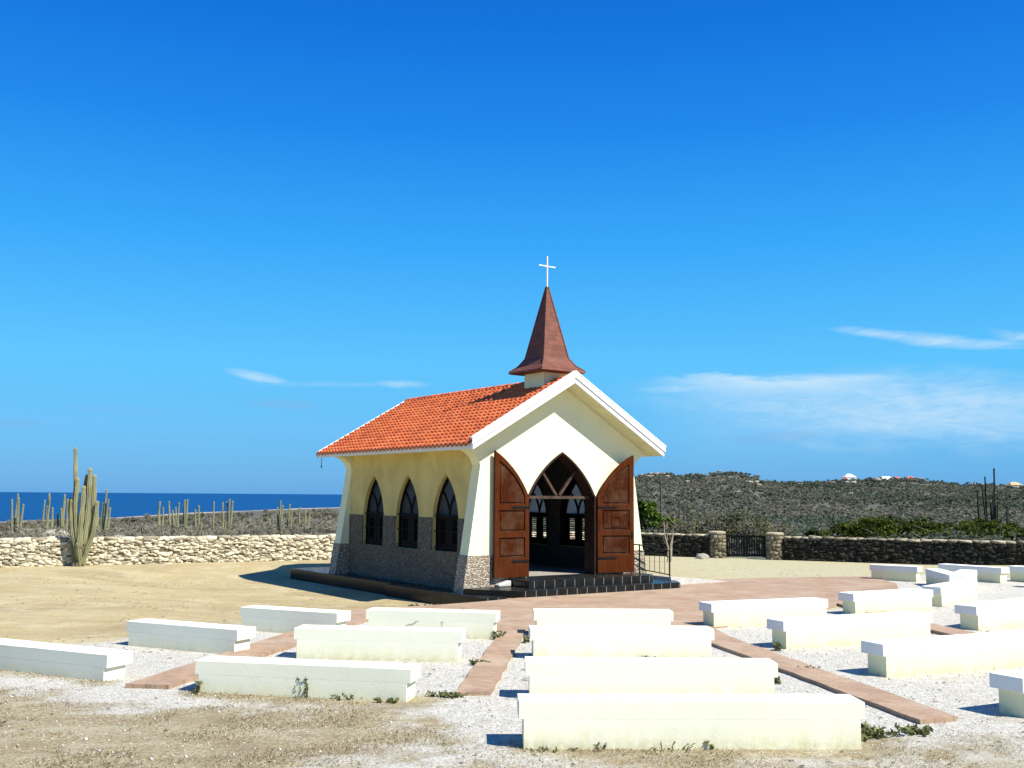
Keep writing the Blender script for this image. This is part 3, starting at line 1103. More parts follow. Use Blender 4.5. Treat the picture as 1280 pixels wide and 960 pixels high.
def stone_wall(name, label, P, Q, h, th, mat, core, hole=0.0, cap=None, ch=0.06):
    """rubble wall standing from P to Q, stones on the yard side, rough cap on top"""
    P, Q = np.array(P, float), np.array(Q, float)
    L = np.hypot(*(Q - P))
    d = (Q - P) / L
    root = thing(name, label, 'wall', (P[0], P[1], 0), math.atan2(d[1], d[0]))
    k = int(L / 1.0)
    mb = MB()
    xs = np.linspace(0, L, k + 1)
    zt = [h * (1 + rng.normal(0, 0.015)) for _ in xs]
    for i in range(k):
        zb = min(gz(*(P + d * xs[i])), gz(*(P + d * xs[i + 1]))) - 0.4
        mb.box((xs[i], 0.045, zb), (xs[i + 1], th, h - 0.09))
    mb.build('wall_core', core, root)
    pl = []
    zb = -0.3
    rows = np.arange(zb, h - 0.12, 0.068)
    for z in rows:
        x = rng.uniform(-0.1, 0.1)
        while x < L:
            w = rng.uniform(0.07, 0.27)
            hh = rng.uniform(0.05, 0.125)
            if rng.random() > hole:
                a = rng.normal(0, 0.22)
                R = np.array([[math.cos(a), 0, math.sin(a)], [0, 1, 0], [-math.sin(a), 0, math.cos(a)]])
                pl.append(((min(x + w / 2, L - 0.05), rng.uniform(0.045, 0.075), min(z + hh / 2 + rng.normal(0, 0.02), h - hh / 2 - 0.02)), (w / 2 * 1.04, rng.uniform(0.04, 0.06), hh / 2 * 1.05), R))
            x += w * 0.93
    rubble(pl, mat, 'face_stones', root)
    pl = []
    x = 0
    while x < L:
        w = rng.uniform(0.2, 0.5)
        for yy in (0.16, th - 0.14):
            a = rng.normal(0, 0.06)
            R = np.array([[math.cos(a), 0, math.sin(a)], [0, 1, 0], [-math.sin(a), 0, math.cos(a)]])
            pl.append(((x + w / 2, yy + rng.normal(0, 0.015), h - ch + 0.012 + rng.normal(0, 0.010)), (w / 2 * 1.03, th * 0.27, ch * rng.uniform(0.8, 1.15)), R))
        x += w
    rubble(pl, cap or mat, 'cap_stones', root)
    return root


stone_wall('stone_wall', 'sunlit tan rubble stone wall on the left behind the tall cactus', WL0, WL1, 0.86, 0.5, M['stone_tan'], M['gap_tan'], 0.07)
M['cap_rubble'] = mk_stone('cap_rubble_stone', (0.20, 0.17, 0.11), (0.38, 0.33, 0.22), (0.50, 0.45, 0.31), (0.16, 0.13, 0.09))
gd_ = (WR1 - WR0) / np.hypot(*(WR1 - WR0))
wpt = lambda s: WR0 + gd_ * s


def s_for_px(px):
    # distance along the right wall line seen at a pixel column
    best = min(np.linspace(0, 20, 2001), key=lambda s: abs(640 + F * wpt(s)[0] / wpt(s)[1] * 1.0 / math.cos(0) - px))
    return best


s1, s2, s3, s4 = s_for_px(884), s_for_px(902), s_for_px(955), s_for_px(977)
stone_wall('stone_wall', 'short shaded rubble stone wall between the chapel and the gate', wpt(-0.2), wpt(s1), 0.86, 0.5, M['stone_shade'], M['mortar_shade'], 0.06, M['cap_rubble'], 0.042)
stone_wall('stone_wall', 'long shaded rubble stone wall right of the gate', wpt(s4), wpt(20.5), 0.86, 0.5, M['stone_shade'], M['mortar_shade'], 0.06, M['cap_rubble'], 0.042)


def gate_pillar(s, r, label):
    p = wpt(s) + np.array([-gd_[1], gd_[0]]) * 0.25
    root = thing('gate_pillar', label, 'pillar', (p[0], p[1], 0), 0, 'gate pillars')
    mb = MB()
    mb.tube([(0, 0, -0.2), (0, 0, 0.93)], [r * 0.93, r * 0.9], 14)
    mb.build('pillar_core', M['mortar_tan'], root)
    pl = []
    for z in np.arange(-0.1, 0.90, 0.125):
        k = 12
        off = rng.random()
        for i in range(k):
            a = 2 * math.pi * (i + off) / k
            R = np.array([[math.cos(a), -math.sin(a), 0], [math.sin(a), math.cos(a), 0], [0, 0, 1]])
            pl.append(((math.cos(a) * r * 0.92, math.sin(a) * r * 0.92, z + rng.normal(0, 0.02)), (0.07, r * 0.29, 0.072), R))
    rubble(pl, M['stone_pillar'], 'pillar_stones', root)
    mb = MB()
    mb.tube([(0, 0, 0.92), (0, 0, 0.975), (0, 0, 1.005)], [r * 1.08, r * 1.1, r * 0.85], 16)
    mb.build('pillar_cap', M['cap_tan'], root, smooth=False)
    return root


M['stone_pillar'] = mk_stone('pillar_rubble_stone', (0.10, 0.088, 0.055), (0.20, 0.175, 0.11), (0.31, 0.275, 0.18), (0.06, 0.055, 0.04))
gate_pillar((s1 + s2) / 2 + 0.02, 0.29, 'round stone pillar left of the black gate')
gate_pillar((s3 + s4) / 2 - 0.02, 0.30, 'round stone pillar right of the black gate')
# gate
g0, g1 = s2 + 0.05, s3 - 0.05
gp_ = wpt(g0) + np.array([-gd_[1], gd_[0]]) * 0.25
GW = g1 - g0
gate = thing('metal_gate', 'black barred double gate between two round stone pillars', 'gate', (gp_[0], gp_[1], 0), math.atan2(gd_[1], gd_[0]))
for a, b in ((0, GW / 2 - 0.01), (GW / 2 + 0.01, GW)):
    mb = MB()
    mb.box((a, -0.03, 0.07), (a + 0.09, 0.03, 0.86)).box((b - 0.09, -0.028, 0.07), (b, 0.028, 0.86))
    mb.box((a + 0.09, -0.025, 0.79), (b - 0.09, 0.025, 0.87)).box((a + 0.09, -0.025, 0.09), (b - 0.09, 0.025, 0.155))
    fr = mb.build('gate_leaf', M['black_iron'], gate)
    mb = MB()
    k = 6
    for i in range(k):
        x = a + 0.09 + (b - a - 0.18) * (i + 0.5) / k
        mb.box((x - 0.022, -0.014, 0.155), (x + 0.022, 0.014, 0.79))
    mb.build('gate_bars', M['black_iron'], fr)

# ------------------------------------------------------------------ chapel
CH = thing('chapel', 'small cream chapel with orange tile roof, brown spire and open arched wooden doors', 'chapel', (CH_O[0], CH_O[1], 0), CH_A)
XS, LEN, TH = 2.45, 7.0, 0.36
FL = 0.33
ZU0, SL = 5.095, 0.578          # underside of the roof


def zu(x):
    return ZU0 - SL * abs(x)


door_arch = arch(1.074, 2.28, 3.39, 0.12, 0.03, 14)


def gable(y0, y1, door, name):
    e = 0.006
    out = [(-2.90, -0.1), (-2.43, 3.02), (-2.52, 3.20), (-2.68, 3.32), (-2.92, zu(2.92) - e), (0, ZU0 - e), (2.92, zu(2.92) - e), (2.68, 3.32), (2.52, 3.20), (2.43, 3.02), (2.90, -0.1)]
    if door:
        out = out + [(1.104, -0.1)] + list(reversed(door_arch)) + [(-1.044, -0.1)]
    mb = MB()
    mb.poly(out, [], y0, y1, lambda a, b, t: (a, t, b))
    return mb.build(name, M['cream_pale'], CH)


gable(0.0, TH, True, 'front_gable')
gable(LEN - TH, LEN, False, 'rear_gable')
WIN_L = [1.50, 3.38, 5.24]
WIN_R = [2.12, 3.90, 5.62]


def side_wall(sgn, wins, name):
    holes = []
    for c in wins:
        holes.append([(c - 0.60, 0.92)] + arch(0.60, 1.74, 2.82, 0.13, c, 10) + [(c + 0.60, 0.92)])
    outer = [(TH, -0.1), (LEN - TH, -0.1), (LEN - TH, zu(2.42) - 0.01), (TH, zu(2.42) - 0.01)]
    mb = MB()
    mb.poly(outer, holes, sgn * XS, sgn * (XS - 0.30), lambda a, b, t: (t, a, b))
    mb.build(name, M['cream'], CH)
    # pebble dado around the lower half, notched for the windows
    o = [(TH, -0.05), (LEN - TH, -0.05), (LEN - TH, 1.73)]
    for c in reversed(sorted(wins)):
        o += [(c + 0.60, 1.73), (c + 0.60, 0.92), (c - 0.60, 0.92), (c - 0.60, 1.73)]
    o += [(TH, 1.73)]
    mb = MB()
    mb.poly(o, [], sgn * (XS + 0.022), sgn * (XS - 0.01), lambda a, b, t: (t, a, b))
    mb.build('pebble_dado', M['pebble'], CH)


side_wall(-1, WIN_L, 'side_wall')
side_wall(1, WIN_R, 'side_wall')
# stone feet of the four corner buttresses
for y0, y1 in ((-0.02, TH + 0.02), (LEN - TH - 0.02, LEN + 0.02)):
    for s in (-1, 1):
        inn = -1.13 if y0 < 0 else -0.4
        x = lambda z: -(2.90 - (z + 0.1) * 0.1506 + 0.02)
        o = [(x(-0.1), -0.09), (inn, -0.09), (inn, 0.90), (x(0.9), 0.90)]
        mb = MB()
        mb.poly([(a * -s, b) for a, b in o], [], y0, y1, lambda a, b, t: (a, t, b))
        mb.build('buttress_foot', M['pebble_sunlit'], CH)
# inside
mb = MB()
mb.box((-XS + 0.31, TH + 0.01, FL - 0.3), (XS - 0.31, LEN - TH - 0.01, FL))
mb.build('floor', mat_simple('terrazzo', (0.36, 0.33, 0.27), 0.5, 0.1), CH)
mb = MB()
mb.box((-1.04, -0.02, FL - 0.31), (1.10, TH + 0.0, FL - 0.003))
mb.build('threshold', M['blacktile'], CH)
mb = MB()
for s in (-1, 1):      # ceiling boards, the room's shade put into their colour
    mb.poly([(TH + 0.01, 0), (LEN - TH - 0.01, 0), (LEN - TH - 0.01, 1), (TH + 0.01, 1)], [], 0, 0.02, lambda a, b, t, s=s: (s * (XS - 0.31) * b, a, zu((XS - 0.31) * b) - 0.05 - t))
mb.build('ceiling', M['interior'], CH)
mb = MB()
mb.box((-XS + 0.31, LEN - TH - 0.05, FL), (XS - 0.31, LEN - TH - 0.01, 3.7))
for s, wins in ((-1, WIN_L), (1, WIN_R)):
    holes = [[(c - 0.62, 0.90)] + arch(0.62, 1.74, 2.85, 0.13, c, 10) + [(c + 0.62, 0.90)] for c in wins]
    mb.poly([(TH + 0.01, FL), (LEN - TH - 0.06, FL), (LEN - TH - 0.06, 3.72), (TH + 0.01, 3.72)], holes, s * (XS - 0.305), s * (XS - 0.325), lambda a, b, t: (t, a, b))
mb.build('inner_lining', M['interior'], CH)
mb = MB()
mb.box((-0.6, 5.3, FL), (0.6, 5.9, FL + 0.95))
mb.box((-0.7, 5.22, FL + 0.95), (0.7, 5.98, FL + 1.03))
mb.build('altar', M['frame_red'], CH)

# roof
RY0, RY1, RX = -0.52, 7.70, 2.97
mb = MB()
for s in (-1, 1):
    mb.poly([(RY0, 0), (RY1, 0), (RY1, 1), (RY0, 1)], [], 0, 0.09, lambda a, b, t, s=s: (s * RX * b + s * 0.0005, a, zu(RX * b) + t))
mb.build('roof_deck', M['soffit'], CH)
SX = math.hypot(1, SL)
ROWS, COLS = 18, 42


def tile_slope(s):
    run = 3.06
    vs, fs, ts = [], [], []
    width = RY1 - RY0 - 0.02
    per = 8
    nc = COLS * per + 1
    ys = np.linspace(RY0 + 0.01, RY1 - 0.01, nc)
    ph = (np.arange(nc) % per) / per
    prof = np.where(ph < 0.62, np.sin(ph / 0.62 * math.pi) * 0.052, -0.012 * np.sin((ph - 0.62) / 0.38 * math.pi))
    tt = rng.random((ROWS, COLS))
    tt = np.clip(0.5 + (tt - 0.5) * 0.8, 0, 1)
    for r in range(ROWS):
        x0 = run * r / ROWS            # upper end
        x1 = min(run * (r + 1) / ROWS + 0.03, run + 0.02)
        b = len(vs) * nc
        up = 0.125
        off = [(x0, up), (x1, up + 0.048), (x1 - 0.004, up - 0.012)]
        for x, dz in off:
            jit = rng.normal(0, 0.003, nc)
            z = ZU0 - SL * x + dz + prof + jit
            vs.append(np.stack([np.full(nc, s * x), ys, z], -1))
        for k in range(2):
            i = np.arange(nc - 1)
            base = (r * 3 + k) * nc
            q = np.stack([base + i, base + i + 1, base + nc + i + 1, base + nc + i], -1)
            fs.append(q if s < 0 else q[:, ::-1])
            ts.append(np.repeat(tt[r], per) if k == 0 else np.repeat(tt[r] * 0.6, per))
    return arr_mesh('roof_tiles', np.concatenate(vs), np.concatenate(fs), M['tile'], CH, np.concatenate(ts))


tile_slope(-1)
tile_slope(1)
mb = MB()
yy = RY0 + 0.02
while yy < RY1 - 0.1:      # ridge tiles
    if yy > 0.5 and yy < 0.9 and mb.v:
        mb.build('ridge_tiles', M['tile'], CH)
        mb = MB()
    mb.tint = random.random()
    if not 0.2 < yy + 0.16 < 1.05:
        pts = []
        prof = [(-0.15, 0.05), (-0.11, 0.155), (0, 0.20), (0.11, 0.155), (0.15, 0.05)]
        vs = [(x * 1.0, yy, ZU0 + z + 0.012) for x, z in prof] + [(x * 0.9, yy + 0.36, ZU0 + z * 0.95) for x, z in prof]
        mb._add(vs, [(i, i + 1, i + 6, i + 5) for i in range(4)] + [(4, 3, 2, 1, 0)])
    yy += 0.33
mb.build('ridge_tiles', M['tile'], CH)
# barge boards (two stepped boards in front, one behind) and eave boards
for y, dz, nm in ((-0.56, 0.0, 'barge_board'), (RY1 + 0.01, 0.0, 'barge_board')):
    for s in (-1, 1):
        tp = 0.0 if y < 0 else -0.06
        mb = MB()
        o = [(0, ZU0 - 0.012), (s * 3.02, ZU0 - 0.012 - SL * 3.02), (s * 3.02, ZU0 + 0.25 + tp - SL * 3.02), (0, ZU0 + 0.25 + tp)]
        mb.poly(o, [], y, y + 0.045, lambda a, b, t: (a, t, b))
        if tp:
            mb.build(nm, M['gable_trim'], CH, bevel=0.006)
            continue
        o = [(0, ZU0 + 0.12), (s * 3.05, ZU0 + 0.12 - SL * 3.05), (s * 3.05, ZU0 + 0.275 - SL * 3.05), (0, ZU0 + 0.275)]
        yf = y - 0.028 if y < 0 else y + 0.047
        mb.poly(o, [], yf, yf + 0.026, lambda a, b, t: (a, t, b))
        o = [(0, ZU0 + 0.262), (s * 3.06, ZU0 + 0.262 - SL * 3.06), (s * 3.06, ZU0 + 0.30 - SL * 3.06), (0, ZU0 + 0.30)]
        mb.poly(o, [], min(y, yf) - 0.012, max(y, yf) + 0.075, lambda a, b, t: (a, t, b))
        mb.build(nm, M['gable_trim'], CH, bevel=0.006)
for s in (-1, 1):
    mb = MB()
    mb.box((s * 2.972, RY0 + 0.01, 3.362) if s > 0 else (-3.012, RY0 + 0.01, 3.362), (3.012, RY1, 3.545) if s > 0 else (-2.972, RY1, 3.545))
    mb.build('eave_board', M['gable_trim'], CH, bevel=0.006)
    mb = MB()
    x0, x1 = sorted((s * (XS + 0.002), s * 2.970))
    mb.box((x0, TH + 0.005, 3.375), (x1, LEN - TH - 0.005, 3.395))
    mb.build('eave_soffit', M['soffit'], CH)
mb = MB()      # hook hanging under the rear eave corner
mb.tube([(-2.93, 7.62, 3.37), (-2.93, 7.62, 3.13)], 0.008, 6)
mb.tube([(-2.93, 7.62, 3.13), (-2.93, 7.62, 3.06)], [0.02, 0.012], 8)
mb.build('eave_hook', M['black_iron'], CH)

# spire
SY = 0.60
mb = MB()
mb.box((-0.41, SY - 0.41, 4.72), (0.41, SY + 0.41, 5.46))
mb.build('spire_base', M['cream_pale'], CH)
mb = MB()


def sq(h, z):
    return [(-h, SY - h, z), (h, SY - h, z), (h, SY + h, z), (-h, SY + h, z)]


lv = [sq(0.66, 5.40), sq(0.715, 5.425), sq(0.70, 5.46), sq(0.53, 5.60), sq(0.40, 5.80), sq(0.02, 7.69)]
vs = [p for l in lv for p in l]
fs = [(3, 2, 1, 0)]
for i in range(len(lv) - 1):
    for k in range(4):
        fs.append((i * 4 + k, i * 4 + (k + 1) % 4, (i + 1) * 4 + (k + 1) % 4, (i + 1) * 4 + k))
fs.append((20, 21, 22, 23))
mb._add(vs, fs)
sp_ = mb.build('spire', M['shingle'], CH)
mb = MB()      # hip cappings on the spire edges
for k in range(4):
    for a, b in ((2, 3), (3, 4), (4, 5)):
        mb.tube([Vector(lv[a][k]) * 1.0, Vector(lv[b][k])], [0.022, 0.022], 6)
mb.build('hip_capping', M['shingle'], sp_)
mb = MB()
mb.box((-0.014, SY - 0.014, 7.66), (0.014, SY + 0.014, 8.50))
mb.box((-0.27, SY - 0.012, 8.225), (-0.0145, SY + 0.012, 8.251)).box((0.0145, SY - 0.012, 8.225), (0.27, SY + 0.012, 8.251))
mb.build('cross', M['cross'], CH)

# door frame, transom tie and V struts
mb = MB()
oa = [(0.03 + (a - 0.03) * 1.062, b + (0.075 if b > 2.3 else 0)) for a, b in door_arch]
ia = [(0.03 + (a - 0.03) * 0.965, b - (0.045 if b > 2.3 else 0)) for a, b in door_arch]
da = [(0.03 + (a - 0.03) * 1.0, b) for a, b in door_arch]
out = [(-1.047, FL)] + [(a * 1.001, b + 0.0) for a, b in door_arch] + [(1.107, FL)] + [(0.03 + 1.036, FL)] + list(reversed(ia)) + [(0.03 - 1.036, FL)]
mb.poly(out, [], -0.03, 0.375, lambda a, b, t: (a, t, b))
dfr = mb.build('door_frame', M['frame_red'], CH)
mb = MB()
mb.box((-0.99, 0.135, 2.225), (1.06, 0.205, 2.295))
mb.bar((-0.02, 0.175, 2.31), (-0.50, 0.175, 2.93), 0.06, 0.062, (0, 1, 0))
mb.bar((0.08, 0.175, 2.31), (0.58, 0.175, 2.92), 0.06, 0.062, (0, 1, 0))
mb.build('door_brace', mat_simple('weathered_brace_wood', (0.075, 0.045, 0.028), 0.8, 0.45, 9, 0.4), CH)


def door_leaf(side, ang, hatch):
    """open leaf hung on the left (-1) or right (+1) jamb; local u from hinge to free edge"""
    w = 1.05
    z0, zs, za = 0.365, 2.27, 3.36
    cv = arc((w, za), (0, zs), -0.12, 14)       # from the tip down to the hinge side
    outline = [(0, z0), (w, z0)] + cv
    hx = 0.03 + side * 1.085
    ca, sa = math.cos(ang), math.sin(ang)

    def fn(u, z, t):      # t: towards the viewer of the open leaf
        return (hx + side * (u * ca + t * sa * 1.0) , -0.05 - u * sa - t * ca, z)

    mb = MB()
    mb.poly(outline, [], -0.022, 0.012, fn)
    leaf = mb.build('door', M['wood_panel'], CH)
    # stiles and rails
    cin = arc((w - 0.13, za - 0.235), (0.125, zs + 0.02), -0.095, 12)
    hole1 = [(0.125, 2.09), (w - 0.13, 2.09)] + cin
    hole2 = [(0.125, 1.44), (w - 0.13, 1.44), (w - 0.13, 1.95), (0.125, 1.95)]
    hole3 = [(0.125, 0.83), (w - 0.13, 0.83), (w - 0.13, 1.30), (0.125, 1.30)]
    mb = MB()
    mb.poly(outline, [hole1, hole2, hole3], 0.0125, 0.042, fn)
    mb.build('door_frame_rails', M['wood_rail'], leaf, bevel=0.005)
    # raised fields inside the panels
    for p in (hole2, hole3):
        (a0, b0), (a1, b1) = p[0], p[2]
        mb = MB()
        g = 0.05
        mb.poly([(a0 + g, b0 + g), (a1 - g, b0 + g), (a1 - g, b1 - g), (a0 + g, b1 - g)], [], 0.0125, 0.032, fn)
        mb.build('door_panel', M['wood_panel'], leaf, bevel=0.008)
    c2 = arc((w - 0.18, za - 0.36), (0.175, zs + 0.0), -0.08, 12)
    mb = MB()
    mb.poly([(0.175, 2.14), (w - 0.18, 2.14)] + c2, [], 0.0125, 0.030, fn)
    mb.build('door_panel', M['wood_panel'], leaf, bevel=0.008)
    # boards seams in the panels are in the grain of the material; strap hinges
    for z in (2.015, 0.735):
        pr = [(0.0, z - 0.03), (0.42, z - 0.025), (0.45, z - 0.05), (0.56, z), (0.45, z + 0.05), (0.42, z + 0.025), (0.0, z + 0.03)]
        mb = MB()
        mb.poly(pr, [], 0.0425, 0.052, fn)
        mb.build('strap_hinge', M['black_iron'], leaf)
    if hatch:
        a, b = 0.40, 0.68
        mb = MB()
        mb.poly([(a, 1.53), (b, 1.53), (b, 1.80), (a, 1.80)], [[(a + 0.04, 1.57), (b - 0.04, 1.57), (b - 0.04, 1.76), (a + 0.04, 1.76)]], 0.0325, 0.052, fn)
        mb.build('door_hatch', M['wood'], leaf)
        mb = MB()
        mb.poly([(w - 0.10, 1.22), (w - 0.05, 1.22), (w - 0.05, 1.40), (w - 0.10, 1.40)], [], 0.0425, 0.052, fn)
        mb.poly([(w - 0.085, 1.29), (w - 0.065, 1.29), (w - 0.065, 1.31), (w - 0.085, 1.31)], [], 0.052, 0.10, fn)
        mb.build('door_handle', M['black_iron'], leaf)
    return leaf


door_leaf(-1, math.radians(3), False)
door_leaf(1, math.radians(13), True)


def window(sgn, c):
    x_out = XS - 0.13
    fx = lambda a, b, t: (sgn * (x_out + t), c + a, b)
    fr_o = [(-0.6, 0.92)] + arch(0.6, 1.74, 2.82, 0.13, 0, 10) + [(0.6, 0.92)]
    ia = arch(0.545, 1.74, 2.73, 0.115, 0, 10)
    top = [(-0.545, 1.81)] + [p for p in ia if p[1] > 1.82] + [(0.545, 1.81)]
    lw = [(-0.545, 0.98), (0.545, 0.98), (0.545, 1.74), (-0.545, 1.74)]
    mb = MB()
    mb.poly(fr_o, [top, lw], -0.20, 0.03, fx)
    w = mb.build('window', M['dark_frame'], CH)
    # Y tracery
    mb = MB()

    def strip(pts, wd):
        for p, q in zip(pts[:-1], pts[1:]):
            mb.bar((sgn * (x_out - 0.01), c + p[0], p[1]), (sgn * (x_out - 0.01), c + q[0], q[1]), 0.06, wd, (0, 1, 0.01))
    l = arc((0, 1.82), (0.30, 2.36), 0.06, 8)
    strip([(a, b) for a, b in l], 0.05)
    strip([(-a, b) for a, b in l], 0.05)
    mb.build('tracery', M['dark_frame'], w)
    mb = MB()
    mb.poly(top, [], -0.012, -0.006, fx)
    mb.build('pane', M['glass'], w)
    # louvred shutters below
    for a0, a1 in ((-0.545, -0.005), (0.005, 0.545)):
        fr = [(a0, 0.98), (a1, 0.98), (a1, 1.74), (a0, 1.74)]
        m0, m1 = a0 + 0.14, a1 - 0.14
        hl = [(m0, 1.10), (m1, 1.10), (m1, 1.67), (m0, 1.67)]
        mb = MB()
        mb.poly(fr, [hl], -0.03, 0.012, fx)
        sh = mb.build('shutter', M['dark_frame'], w)
        mb = MB()
        k = 9
        for i in range(k):
            z = 1.10 + 0.57 * (i + 0.5) / k
            mb.bar((sgn * (x_out - 0.01), c + m0, z), (sgn * (x_out - 0.01), c + m1, z), 0.026, 0.012, (sgn * 0.9, 0, 1))
        mb.build('louvres', M['dark_frame'], sh)
    if sgn < 0:      # iron grille outside the lower half
        mb = MB()
        for i in range(6):
            a = -0.5 + i * 0.2
            mb.bar((sgn * (XS - 0.05), c + a, 0.93), (sgn * (XS - 0.05), c + a, 1.80), 0.014, 0.014)
        for z in (1.0, 1.4, 1.78):
            mb.bar((sgn * (XS - 0.05), c - 0.6, z), (sgn * (XS - 0.05), c + 0.6, z), 0.012, 0.02)
        mb.build('grille', M['black_iron'], w)
    mb = MB()
    mb.box((min(sgn * (XS - 0.12), sgn * (XS + 0.035)), c - 0.64, 0.875), (max(sgn * (XS - 0.12), sgn * (XS + 0.035)), c + 0.64, 0.918))
    mb.build('window_sill', M['pebble'], w)


for c in WIN_L:
    window(-1, c)
for c in WIN_R:
    window(1, c)
# rear apse with its own low roof
mb = MB()
mb.poly([(-1.3, -0.1), (1.3, -0.1), (1.3, 2.66), (0, 3.1), (-1.3, 2.66)], [], LEN + 0.025, 8.2, lambda a, b, t: (a, t, b))
mb.build('apse', M['cream'], CH)
mb = MB()
for s in (-1, 1):
    mb.poly([(0, 3.13), (s * 1.55, 2.62), (s * 1.55, 2.72), (0, 3.24)], [], LEN + 0.03, 8.35, lambda a, b, t: (a, t, b))
mb.build('apse_roof', M['tile'], CH)

# plinth, side slab, steps, ramp
mb = MB()
mb.box((-2.98, 3.25, -0.4), (2.98, 9.5, 0.045))
mb.build('plinth', M['blacktile'], CH, bevel=0.008)
mb = MB()
mb.poly([(-3.12, 3.245), (-3.06, -1.12), (-2.40, -1.10), (-2.40, 0.0), (2.4, 0.0), (2.98, 0.0), (2.98, 3.245)], [], -0.4, 0.034, lambda a, b, t: (a, b, t))
mb.build('side_slab', M['blacktile'], CH, bevel=0.008)
mb = MB()
mb.poly([(-2.10, -1.32), (2.70, -1.42), (3.05, -0.9), (3.05, -0.03), (-2.88, -0.03), (-2.80, -0.42)], [], -0.05, 0.162, lambda a, b, t: (a, b, t))
mb.build('step', M['blacktile'], CH, bevel=0.008)
mb = MB()
mb.poly([(-1.63, -0.86), (2.10, -0.97), (2.40, -0.75), (2.40, -0.022), (-1.63, -0.022)], [], 0.163, FL, lambda a, b, t: (a, b, t))
mb.build('step', M['blacktile'], CH, bevel=0.008)
mb = MB()
mb.poly([(2.405, FL - 0.02), (5.0, 0.035), (5.0, -0.08), (2.405, -0.08)], [], -0.72, 0.9, lambda a, b, t: (a, t + (0.0), b))
mb2 = MB()
mb2.poly([(3.06, FL - 0.10), (5.2, 0.03), (5.2, -0.08), (3.06, -0.08)], [], -0.72, 0.2, lambda a, b, t: (a, t, b))
mb2.build('ramp', M['concrete'], CH)
mb = MB()
mb.box((-2.02, -0.22, 0.164), (-1.66, -0.03, 0.31), lambda p: (p[0], p[1], p[2] - (0.09 if p[0] < -2 and p[2] > 0.2 else 0)))
mb.build('step_kerb', M['concrete'], CH, bevel=0.03)

# railing beside the steps
rl = thing('metal_railing', 'low black iron railing at the right end of the black chapel steps', 'railing', (*ch_world(2.40, -0.25), 0.0), CH_A)
mb = MB()
P0, P1 = Vector((0.0, 0, FL)), Vector((0.92, -0.16, 0.16))
for p, z0 in ((P0, FL), (P1, 0.02)):
    o = MB()
    o.tube([(p.x, p.y, z0), (p.x, p.y, p.z + 0.74)], 0.021, 8)
    o.build('post', M['black_iron'], rl)
o = MB()
d = (P1 - P0)
for h, r in ((0.72, 0.017), (0.10, 0.014), (0.56, 0.012)):
    a, b = P0 - d * (0.0), P1
    o.tube([a + Vector((0, 0, h)), b + Vector((0, 0, h))], r, 8)
o.tube([P0 + Vector((-0.28, 0.10, 0.74)), P0 + Vector((0, 0, 0.72))], 0.017, 8)
o.build('rails', M['black_iron'], rl)
o = MB()
for i in range(1, 6):
    a = P0 + d * (i / 6)
    o.tube([a + Vector((0, 0, 0.10)), a + Vector((0, 0, 0.56))], 0.008, 6)
o.build('bars', M['black_iron'], rl)

# ------------------------------------------------------------------ benches
for fam, A, B, sink, lab in BENCHES:
    a, b = Vector((*A, 0)), Vector((*B, 0))
    L = (b - a).length
    d = (b - a) / L
    z = sink + gz((a.x + b.x) / 2, (a.y + b.y) / 2)
    t = thing('bench', lab, 'bench', (a.x, a.y, z), math.atan2(d.y, d.x), 'white benches facing the chapel')
    D, Hh, T = 0.36, 0.42, 0.155
    plain = 'bench_cracked' if lab.startswith('cracked') else 'bench_base'

    def wob(v, amp=0.0013):
        return (v[0] + rng.normal(0, amp), v[1], v[2] + rng.normal(0, amp * 0.6))
    for nm, x0, x1, y0, y1, z0, z1, mt in (('bench_base', 0.0, L, 0.0006 if fam in 'LC' else 0.002, D - 0.02, -0.25, Hh - T + 0.03, 'bench_base_yellow' if fam in 'RF' else plain), ('seat_slab', -0.045, L + 0.045, 0, D + 0.05, Hh - T, Hh, 'bench_slab' if fam in 'RF' else plain)):
        nx = max(3, int(L / 0.3))
        xs = np.linspace(x0, x1, nx + 1)
        mb = MB()
        vs = []
        for x in xs:
            vs += [wob((x, y0, z0)), wob((x, y1, z0)), wob((x, y1, z1)), wob((x, y0, z1))]
        fs = [(0, 1, 2, 3), tuple(4 * nx + k for k in (3, 2, 1, 0))]
        for i in range(nx):
            for k in range(4):
                k2 = (k + 1) % 4
                fs.append((4 * i + k, 4 * i + 4 + k, 4 * i + 4 + k2, 4 * i + k2))
        mb._add(vs, fs)
        mb.build(nm, M[mt], t, bevel=0.003 if fam in 'LC' else 0.006, seg=2)

# ------------------------------------------------------------------ foliage helpers


